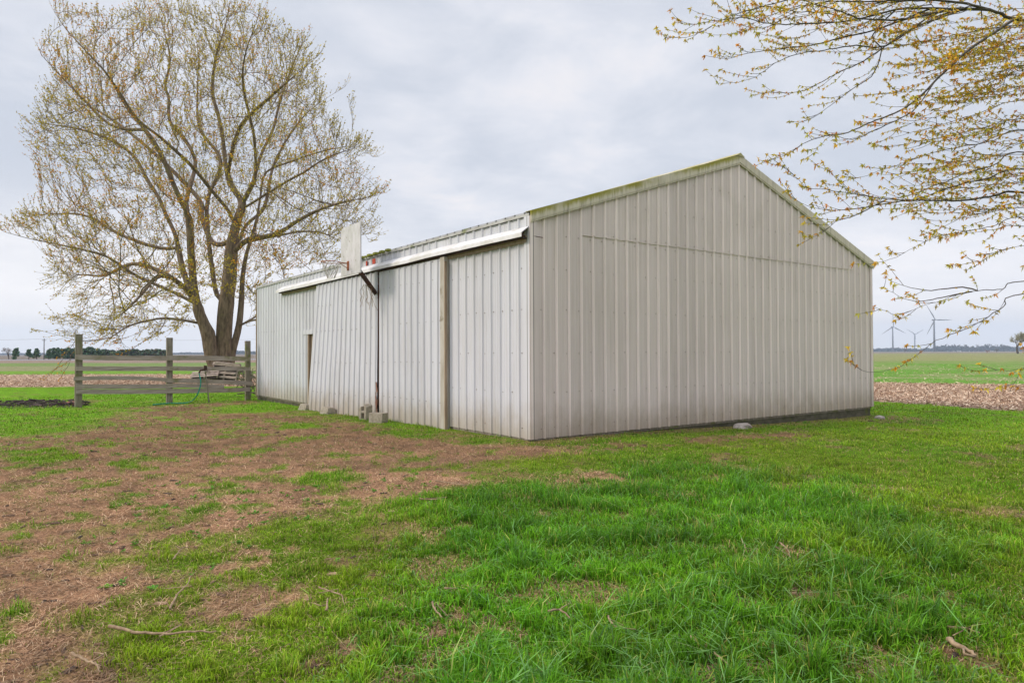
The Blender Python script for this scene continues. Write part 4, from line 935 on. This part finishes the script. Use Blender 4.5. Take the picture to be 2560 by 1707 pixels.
# --- overhanging tree at the right
def z6(x, y): return (1680+x/2.6136, y/2.6136)
def z5(x, y): return (2100+x/3.92, 700+y/3.92)
def dD(x, y): return (x*1.0884, y*1.0884)
G = [(z6,[(2300,140),(2150,90),(2000,45),(1850,15),(1600,5),(1300,10),(1000,10),(700,0)],.034,9.0,8.6),
 (z6,[(2000,60),(1850,60),(1700,90),(1500,130),(1250,125),(1050,60),(900,20),(800,-40)],.016,9.0,8.2),
 (z6,[(1750,50),(1500,60),(1200,130),(1000,150),(750,160),(600,150),(470,115),(400,125),(250,140),(150,165),(50,140)],.012,8.9,8.4),
 (z6,[(1600,80),(1350,190),(1100,250),(900,300),(700,320),(500,350),(360,385),(220,365)],.010,9.0,9.3),
 (z6,[(1700,100),(1400,300),(1200,300),(1000,330),(850,350),(700,400),(550,500),(430,540),(300,545)],.010,9.1,8.7),
 (z6,[(1800,100),(1550,200),(1400,300),(1250,400),(1100,470),(950,550),(830,600),(600,610)],.011,9.2,9.8),
 (z6,[(1400,80),(1310,230),(1370,320),(1340,430),(1300,500),(1200,570),(1100,640),(950,750),(820,810)],.008,8.9,9.2),
 (z6,[(2200,150),(1950,320),(1750,500),(1600,650),(1450,740),(1300,800),(1150,870),(1000,890),(850,940),(760,1010),(670,1015)],.015,8.7,8.2),
 (z6,[(1700,560),(1600,700),(1500,770),(1330,850),(1180,910),(1040,890),(950,970),(930,1000)],.008,8.5,8.3),
 (z6,[(2350,180),(2050,230),(1850,350),(1600,430),(1480,420)],.012,9.6,9.9),
 (z6,[(2350,430),(2150,560),(2000,650),(1850,720),(1700,770),(1570,750)],.011,8.9,8.4),
 (z6,[(2350,780),(2050,830),(1850,880),(1600,930),(1400,960)],.012,9.4,9.3),
 (z6,[(2350,850),(2100,920),(1900,960),(1700,1000),(1500,1070),(1350,1120),(1200,1165),(1150,1120)],.013,8.8,8.6),
 (z6,[(2350,1000),(2100,1080),(1900,1140),(1700,1220),(1450,1300),(1200,1260),(1100,1200),(1040,1130),(940,1080)],.015,8.5,8.9),
 (z6,[(2350,1262),(2100,1280),(1900,1310),(1600,1310),(1400,1330),(1150,1370),(1000,1370),(850,1330),(760,1250)],.024,9.0,8.7),
 (z6,[(2350,1110),(2050,1170),(1800,1230),(1600,1300),(1400,1300),(1150,1260),(1000,1240),(880,1220),(800,1150),(700,1070)],.017,8.8,8.3),
 (z6,[(1350,1370),(1170,1420),(1080,1440),(1000,1510),(920,1550),(870,1550)],.006,8.7,8.6),
 (z6,[(2350,1330),(2000,1400),(1800,1440),(1650,1430),(1600,1390)],.012,9.2,9.4),
 (z6,[(2350,1480),(2100,1500),(1900,1530),(1750,1560)],.012,8.6,8.2),
 (z5,[(1850,10),(1600,90),(1400,100),(1200,130),(1000,200),(850,240),(700,300),(560,340),(470,310),(330,265)],.013,8.4,8.0),
 (z5,[(1850,130),(1600,260),(1400,390),(1150,510),(950,590),(850,660),(700,780),(550,860),(350,900),(220,890),(130,840),(70,780)],.013,7.9,7.5),
 (z5,[(1850,850),(1600,870),(1480,890),(1300,880),(1180,840)],.008,7.6,7.5),
 (z5,[(1300,85),(1200,70),(900,100),(700,80),(500,10)],.007,8.3,8.5),
 (z5,[(1200,140),(900,190),(750,210),(620,180),(430,80)],.006,8.3,8.0),
 (z5,[(1850,1050),(1700,1020),(1560,1050)],.006,7.5,7.4),
 (dD,[(2370,500),(2280,520),(2150,545),(2060,590),(2010,605)],.011,8.6,8.3),
 (dD,[(2370,420),(2200,440),(2100,475),(2020,480)],.011,9.4,9.6),
 (dD,[(2370,300),(2250,330),(2150,390),(2050,400)],.011,9.8,10),
 (dD,[(2370,230),(2250,260),(2150,290),(2000,330)],.010,9.9,10),
 (dD,[(2370,110),(2200,150),(2100,200),(1990,220)],.012,9.8,10.1),
 (dD,[(2370,60),(2200,80),(2050,110),(1900,120),(1800,110)],.012,9.9,10),
 (dD,[(2370,565),(2250,600),(2180,610)],.009,8.6,8.4),
 (dD,[(2370,170),(2240,210),(2140,260),(2060,300)],.010,9.2,9.0)]
for k in range(30):   # further branches filling the crown towards its limb
    y0_ = [30,90,150,200,260,320,370,400,440,470,110,60,130][k % 13]+gR.uniform(-15,15); L_ = gR.uniform(130,330); sag = gR.uniform(.1,.35) if y0_ < 350 else gR.uniform(.0,.12)
    G.append((dD, [(2380,y0_),(2380-L_*.35,y0_+L_*.35*sag),(2380-L_*.7,y0_+L_*.65*sag),(2380-L_,y0_+L_*.8*sag)], .008, gR.uniform(8.4,10.6), gR.uniform(8.4,10.6)))
for k in range(16):   # fine branches along the upper limb
    x0_ = gR.uniform(1760,2300); y0_ = gR.uniform(-10,25); L_ = gR.uniform(120,260); G.append((dD, [(x0_,y0_),(x0_-L_*.4,y0_+L_*.1),(x0_-L_*.75,y0_+L_*.28),(x0_-L_,y0_+L_*.30)], .006, gR.uniform(8.6,9.4), gR.uniform(8.4,9.6)))
tr0 = Vector((11.6, 9.6, 0)); tr0.z = float(gz(np.array(11.6), np.array(9.6)))
near_tree = empty('maple_tree', tr0, 0, 'leafing maple whose low branches hang in from the right edge over the gable', 'tree')
bch = []; tips = []
trunkline = resample([tr0, tr0+Vector((-.05,.05,2)), tr0+Vector((-.15,.1,4)), tr0+Vector((.1,0,6.2)), tr0+Vector((.3,.3,8.5)), tr0+Vector((.2,.6,11))], .3)
bch.append(([p-tr0 for p in trunkline], [.30*(1-.75*k/len(trunkline)) for k in range(len(trunkline))]))
G.sort(key=lambda q: 0 if q[0](*q[1][0])[0] >= 2550 else 1)      # limbs from the trunk first, then what forks off them
for (fn_, pz, r_, d0, d1) in G:
    P3 = []; n_ = len(pz)
    for k, p in enumerate(pz): s_ = fn_(*p); P3.append(at(s_[0], s_[1], d0+(d1-d0)*k/(n_-1)))
    if s_ is not None and fn_(*pz[0])[0] >= 2550:
        zt = max(2.0, min(9.5, P3[0].z-.1-.12*(tr0.x-P3[0].x))) if P3[0].z < 5 else P3[0].z-.8
        jn = min(trunkline, key=lambda q: abs(q.z-max(1.8,zt))); mid_ = (jn+P3[0])/2+Vector((0,0,.15)); P3 = [jn, mid_]+P3; r_ = r_*1.0
        lead = 2
    else:      # root a fork on the nearest limb behind its own start
        lead = 0; back = P3[0]-(P3[1]-P3[0]).normalized()*.12
        jn = min((q for t_ in tips for q in t_[0][2:-2] if q.x > P3[0].x-.05), key=lambda q: (q-back).length_squared); P3 = [jn]+([P3[0]] if (P3[0]-jn).length > .25 else [])+P3[1:]
    rs = resample(P3, .07); m_ = len(rs)
    for k in range(2, m_-1): rs[k] = rs[k]+Vector((gR.gauss(0,1),gR.gauss(0,1),gR.gauss(0,1)))*.0035
    r_ *= 1.2; rd = [max(.0026, r_*(1.9 if lead else 1.)*(1-k/m_)**.8) if lead and k < m_*.45 else max(.0022, r_*(1-k/m_)**.8*1.05) for k in range(m_)]
    for k in range(1, m_): rd[k] = min(rd[k], rd[k-1])
    bch.append(([p-tr0 for p in rs], rd)); tips.append((rs, rd, r_, m_, .38 if fn_ is z5 else 1.))
clus = []
def add_cl(p, d, s): clus.append((p-tr0, d, s))
for rs, rd, r_, m_, dn in tips:
    for k in range(3, m_):
        p = rs[k]
        if p.x > 8.6: continue
        d0_ = (rs[k]-rs[k-1]).normalized(); fr = k/m_
        if rd[k] < .0075 and gR.random() < dn*(.4 if fr < .8 else .85): add_cl(p, d0_, gR.uniform(.6,1))
        if gR.random() < dn*(.60 if rd[k] < .012 else .28):
            # side twig: leaves its branch forward, lifts at the tip
            sd_ = Vector((gR.gauss(0,.4), gR.gauss(0,.6), gR.gauss(.10,.45))); d = (d0_+sd_*.8).normalized(); L_ = gR.uniform(.12,.55)*(1 if fr < .85 else .6)
            q = p.copy(); ch = [q-tr0]; n_ = max(3, int(L_/.06))
            for j_ in range(n_):
                d = (d+Vector((-.05,0,.07))+Vector((gR.gauss(0,.08),gR.gauss(0,.08),gR.gauss(0,.06)))).normalized(); q = q+d*.06; ch.append(q-tr0)
                if j_ > 0 and gR.random() < .8: add_cl(q, d, gR.uniform(.55,1.))
            add_cl(q, d, gR.uniform(.9,1.25)); bch.append((ch, [.0032-.0014*j_/n_ for j_ in range(n_+1)]))
    add_cl(rs[-1], (rs[-1]-rs[-2]).normalized(), 1.2)
v, f_ = chain_tubes(bch, lambda r_: 12 if r_ > .1 else 7 if r_ > .012 else 4)
np_mesh('trunk', v, [f_], M_BARK2, near_tree, smooth_=True)
print('leaf clusters', len(clus))
g = np.random.default_rng(21); NL = 7
B = np.array([tuple(c[0]) for c in clus]); Dr = np.array([tuple(c[1]) for c in clus]); S = np.array([c[2] for c in clus]); nb = len(B)
vs = []; pal = np.array([[.68,.53,.06],[.78,.48,.045],[.72,.32,.04],[.54,.50,.07],[.40,.30,.05]])
cb = pal[g.choice(5, nb, p=[.28,.27,.15,.20,.10])]; cs = []
for k in range(NL):
    a = Dr*.5+g.normal(0,.75,(nb,3))+np.array([0,0,.05]); a /= np.linalg.norm(a,axis=1)[:,None]
    b2 = np.cross(a, g.normal(0,1,(nb,3))); b2 /= np.linalg.norm(b2,axis=1)[:,None]; s = (S*(.024+.021*g.random(nb)))[:,None]
    dr = np.array([[0,0,-1.]])
    p1 = B+a*s*.45; tip_ = B+a*s*1.25+dr*s*.35
    vs.append(np.stack([B, p1+b2*s*.24, tip_, p1-b2*s*.24],1)); cs.append(np.repeat((cb*(.65+.7*g.random((nb,1))))[:,None],4,1))
v = np.stack(vs,1).reshape(-1,3); q = np.arange(nb*NL*4).reshape(-1,4)
np_mesh('leaves', v, [q], M_LEAF, near_tree, cols=np.stack(cs,1).reshape(-1,3))

# ------------------------------------------------------------------ far trees
def leafball(centers, n, size, cols_, seed, squash=1):
    g = np.random.default_rng(seed); C_ = []; 
    for (c, r_, k) in centers:
        m_ = int(n*k); d = g.normal(0,1,(m_,3)); d /= np.linalg.norm(d,axis=1)[:,None]; rr_ = r_*(.55+.5*g.random((m_,1))); C_.append(np.array(c)+d*rr_*np.array([1,1,squash]))
    C_ = np.concatenate(C_); m_ = len(C_); a = g.normal(0,1,(m_,3)); b = g.normal(0,1,(m_,3)); a /= np.linalg.norm(a,axis=1)[:,None]; b /= np.linalg.norm(b,axis=1)[:,None]; s = size*(.6+.8*g.random((m_,1)))
    v = np.stack([C_-a*s, C_+b*s, C_+a*s, C_-b*s],1).reshape(-1,3); col = np.array(cols_)[g.integers(0,len(cols_),m_)]*(.6+.8*g.random((m_,1)))
    return v, np.arange(m_*4).reshape(-1,4), np.repeat(col,4,0)
EV = [(.07,.15,.085),(.10,.19,.09),(.15,.21,.08),(.06,.11,.07)]
def conifer(px, py, dep, hpx, wpx, lab, seed, grp='evergreens beyond the far field', cols_=EV, cone=True):
    b = at(px, py, dep); b.z = float(gz(np.array(b.x), np.array(b.y)))-.1; H_ = hpx/F_PX*dep; W_ = wpx/F_PX*dep/2
    o = empty('evergreen_tree', b, 0, lab, 'tree', grp); gq = random.Random(seed)
    mb = MB(); mb.tube([(0,0,0),(gq.uniform(-.1,.1),0,H_*.5),(0,0,H_*.93)], [.16,.1,.03], 6); mb.build('trunk', M_BARK2, o)
    cen_ = []
    for k in range(26):
        f_ = gq.random()**.8; rr_ = W_*(1-f_*.8 if cone else math.sqrt(max(.05,1-(f_*1.1-.3)**2)))*gq.uniform(.3,.95); t = gq.uniform(0,6.28)
        cen_.append(((math.cos(t)*rr_*.75, math.sin(t)*rr_*.75, H_*(.14+.80*f_)), W_*.30*(1.2-f_*.6), 1))
    v, q, c = leafball(cen_, 42, W_*.12, cols_, seed, .6); np_mesh('crown', v, [q], M_FOL, o, cols=c)
SH = 'dark green evergreen in the dense row behind the left fence bay'
conifer(40,898,240,30,30,'lone drooping evergreen standing leftmost beyond the far field',1)
conifer(72,897,245,26,26,'ragged blue-green evergreen second from the left beyond the far field',2)
conifer(92,897,250,28,26,'blue-green evergreen just left of the utility pole',3)
conifer(122,897,240,27,28,'dark evergreen just right of the utility pole',4)
for k, px in enumerate((137,150,162,174,186,198,211,224,238)): conifer(px,895,270+6*math.sin(k*2),random.uniform(25,31),36,SH,10+k,'evergreens in the row behind the left fence bay',cone=False)
SH2 = 'rounded green tree in the long row seen above the top rail'
for k, px in enumerate(range(252,412,13)): conifer(px+random.uniform(-2,2),889,330+random.uniform(-10,10),random.uniform(20,23),32,SH2,30+k,'trees in the long row above the top rail',EV+[(.13,.12,.05),(.11,.07,.05)],False)
def bare_tree(px, py, dep, hpx, wpx, lab, seed, col=(.17,.15,.08), name='bare_tree', m=None, nl=900):
    b = at(px, py, dep); b.z = float(gz(np.array(b.x), np.array(b.y)))-.05; s = dep/F_PX; H_ = hpx*s; W_ = wpx*s/2; o = empty(name, b, 0, lab, 'tree'); gq = random.Random(seed); ch = []
    def grow(p, d, L_, r_, lv):
        pts_ = [p]; q = p
        for k in range(4): d = (d+Vector((gq.gauss(0,.1),gq.gauss(0,.1),.04))).normalized(); q = q+d*L_/4; pts_.append(q)
        ch.append((pts_, [r_*(1-.45*k/4) for k in range(5)]))
        if lv < 5:
            for _ in range(3):
                k = gq.randint(2,4); nd = (d+Vector((gq.gauss(0,.55)*W_/H_*2,gq.gauss(0,.55)*W_/H_*2,gq.gauss(.05,.3)))).normalized(); grow(pts_[k], nd, L_*.72, r_*.55, lv+1)
    grow(Vector((0,0,0)), Vector((0,0,1)), H_*.28, H_*.03, 0); v, f_ = chain_tubes(ch, lambda r_: 4)
    mx = v[:,2].max(); v[:,2] *= H_/mx; wx = np.percentile(np.abs(v[:,0]),99); v[:,:2] *= W_/wx
    np_mesh('trunk', v, [f_], m or M_BARK2, o); g = np.random.default_rng(seed); ends = np.array([tuple(c_[0][-1]) for c_ in ch if c_[1][0] < H_*.006]); ends[:,2] *= H_/mx; ends[:,:2] *= W_/wx
    C_ = ends[g.integers(0,len(ends),nl)]+g.normal(0,H_*.025,(nl,3)); a = g.normal(0,1,(nl,3))*H_*.009; b_ = g.normal(0,1,(nl,3))*H_*.009
    v = np.stack([C_-a,C_+b_,C_+a,C_-b_],1).reshape(-1,3); np_mesh('crown', v, [np.arange(nl*4).reshape(-1,4)], M_FOL, o, cols=np.repeat(np.array([col])*(.6+.8*g.random((nl,1))),4,0)); return o
bare_tree(2545,880,420,54,52,'lone round-crowned tree on the horizon at the right edge',25,(.26,.24,.12),nl=3200)
bare_tree(22,898,260,30,24,'small bare pale tree at the left edge beyond the far field',6,(.3,.24,.2))
bare_tree(2262,880,900,9,12,'tiny bare tree on the horizon between two wind turbines',8)
bare_tree(2492,880,700,10,10,'small bare tree on the horizon left of the round one',9)
# far woods (blue through the air)
def woods(name, px0, px1, dep, hpx, lab, seed, step=14):
    g = random.Random(seed); cen_ = []; s = dep/F_PX; x = px0
    while x < px1:
        c = at(x, 880, dep+g.uniform(-60,60)); h_ = hpx*s*g.uniform(.75,1.1)*(.75+.5*float(vn(np.array(x*.03),np.array(0.),seed))); w_ = g.uniform(9,16)
        cen_.append(((c.x, c.y, h_*.55-.3), h_*.55, max(1, w_*s/h_))); x += step*.35
    v, q, c = leafball(cen_, 34, 3.2*dep/2400, [(.05,.06,.05),(.08,.07,.06),(.06,.075,.05)], seed, 1)
    o = np_mesh(name, v, [q], M_FOL, cols=c); tag(o, lab, 'woods', kind='stuff')
woods('distant_woods', 2150, 2380, 2600, 7, 'low blue band of woods on the horizon between barn and turbines', 1, 10)
woods('distant_woods', 2340, 2520, 2300, 13, 'taller blue wood on the horizon right of the turbines', 2, 9)
woods('distant_woods', 2500, 2640, 2500, 8, 'blue woods on the horizon behind the lone round tree', 3, 10)
woods('distant_woods', 585, 650, 2400, 7, 'blue woods on the horizon beside the right fence post', 4, 9)
woods('distant_woods', 425, 590, 2800, 3, 'faint low tree line on the horizon behind the big maple', 5, 12)
woods('distant_woods', -150, 130, 2900, 3, 'faint low tree line on the horizon at the far left', 6, 12)

# ------------------------------------------------------------------ wind turbines
def turbine(px, hub_py, dep, bl_px, rot, lab):
    h_ = at(px, hub_py, dep); b = Vector((h_.x, h_.y, -.5)); o = empty('wind_turbine', b, 0, lab, 'wind turbine', 'wind turbines on the horizon'); z_ = h_.z-b.z; L_ = bl_px*dep/F_PX
    mb = MB(); mb.tube([(0,0,0),(0,0,z_*.5),(0,0,z_-1)], [z_*.034,z_*.027,z_*.020], 14); mb.build('tower', M_STEEL, o, sm=True)
    mb = MB(); k = z_*.022; mb.box((-k,-k*1.8,z_-k),(k,k*4,z_+k)); nac = mb.build('nacelle', M_STEEL, o, bevel=k*.3)
    mb = MB(); mb.tube([(0,-k*1.8,z_),(0,-k*3,z_),(0,-k*3.8,z_)], [k*.95,k*.8,k*.2], 10); mb.build('hub', M_STEEL, o, sm=True)
    for q in range(3):
        a = R(rot+q*120); d = Vector((math.sin(a),0,math.cos(a))); s_ = Vector((math.cos(a),0,-math.sin(a))); vs = []; c0 = Vector((0,-k*2.7,z_))
        for f_, w_ in ((.0,.022),(.08,.028),(.2,.055),(.45,.042),(.8,.025),(1.,.006)):
            c_ = c0+d*L_*f_; ww = w_*L_*1.1; vs += [c_-s_*ww*.4, c_+Vector((0,-ww*.35,0)), c_+s_*ww*.75, c_+Vector((0,ww*.3,0))]
        mb = MB(); fs = []
        for i_ in range(5):
            for e in range(4): fs.append((i_*4+e, i_*4+(e+1)%4, i_*4+4+(e+1)%4, i_*4+4+e))
        mb.add(vs, fs+[(3,2,1,0),(20,21,22,23)]); mb.build('blade', M_STEEL, o)
turbine(2231.5,817,2320,35,-2,'wind turbine nearest the barn with one blade straight up')
turbine(2286.5,835.5,3400,26,-60,'smallest wind turbine between the other two')
turbine(2335,799.5,1810,43,90,'tallest wind turbine with one blade level to the right')
# ------------------------------------------------------------------ utility pole, wire and pylons
up_ = at(110,898,235); o = empty('utility_pole', (up_.x, up_.y, -.3), 0, 'thin utility pole among the evergreens at the far left', 'utility pole')
zt = at(110,846,235).z+.3; mb = MB(); mb.tube([(0,0,0),(0,0,zt)], [.17,.12], 8); mb.build('pole', M_BARK2, o); mb = MB(); mb.box((-.7,-.06,zt-.7),(.7,.06,zt-.55)); mb.build('crossarm', M_BARK2, o)
def wire(pts_, lab, r_=.03):
    mb = MB(); q = []
    for a, b in zip(pts_[:-1], pts_[1:]):
        for k in range(10): t = k/10; p = Vector(a).lerp(Vector(b), t); p.z -= .8*4*t*(1-t)*.6; q.append(p)
    q.append(Vector(pts_[-1])); mb.tube(q, r_, 4); tag(mb.build('power_line', M_BARK2), lab, 'power line')
zz_ = zt-.5
wire([(up_.x-90, up_.y-10, zz_-.2), (up_.x, up_.y, zz_), (up_.x+75, up_.y+12, zz_), (up_.x+150, up_.y+20, zz_-.3)], 'thin power line running from the utility pole across the left sky')
for px in (2415,2443,2492,2505):
    b = at(px,880,1700); o = empty('power_pylon', (b.x,b.y,-.5), 0, 'faint two-legged power pylon above the distant blue wood', 'pylon', 'power pylons on the right horizon')
    mb = MB(); mb.tube([(-2,0,0),(-2,0,19)], .28, 5); mb.tube([(2,0,0),(2,0,19)], .28, 5); mb.build('legs', M_STEEL, o); mb = MB(); mb.box((-5,-.2,16),(5,.2,16.5)); mb.build('crossarm', M_STEEL, o)
# fence wire strands by the right post
b = at(2465,878,700); o = bare_tree(2467,881,620,8,16,'small rust-coloured bush on the right horizon',15,(.40,.13,.06),'bush',M_RUST,300)

# ------------------------------------------------------------------ the air
mh = bpy.data.materials.new('haze_air'); mh.use_nodes = True; mh.node_tree.nodes.clear()
pv = N(mh.node_tree,'ShaderNodeVolumePrincipled'); pv.inputs['Color'].default_value = (.66,.80,1,1); pv.inputs['Density'].default_value = .00019
mo = N(mh.node_tree,'ShaderNodeOutputMaterial'); mh.node_tree.links.new(pv.outputs[0], mo.inputs['Volume'])
mb = MB(); mb.box((-4500,-4500,-3),(4500,4500,165)); tag(mb.build('haze', mh), 'thin blue haze over the far fields', 'haze', kind='stuff')
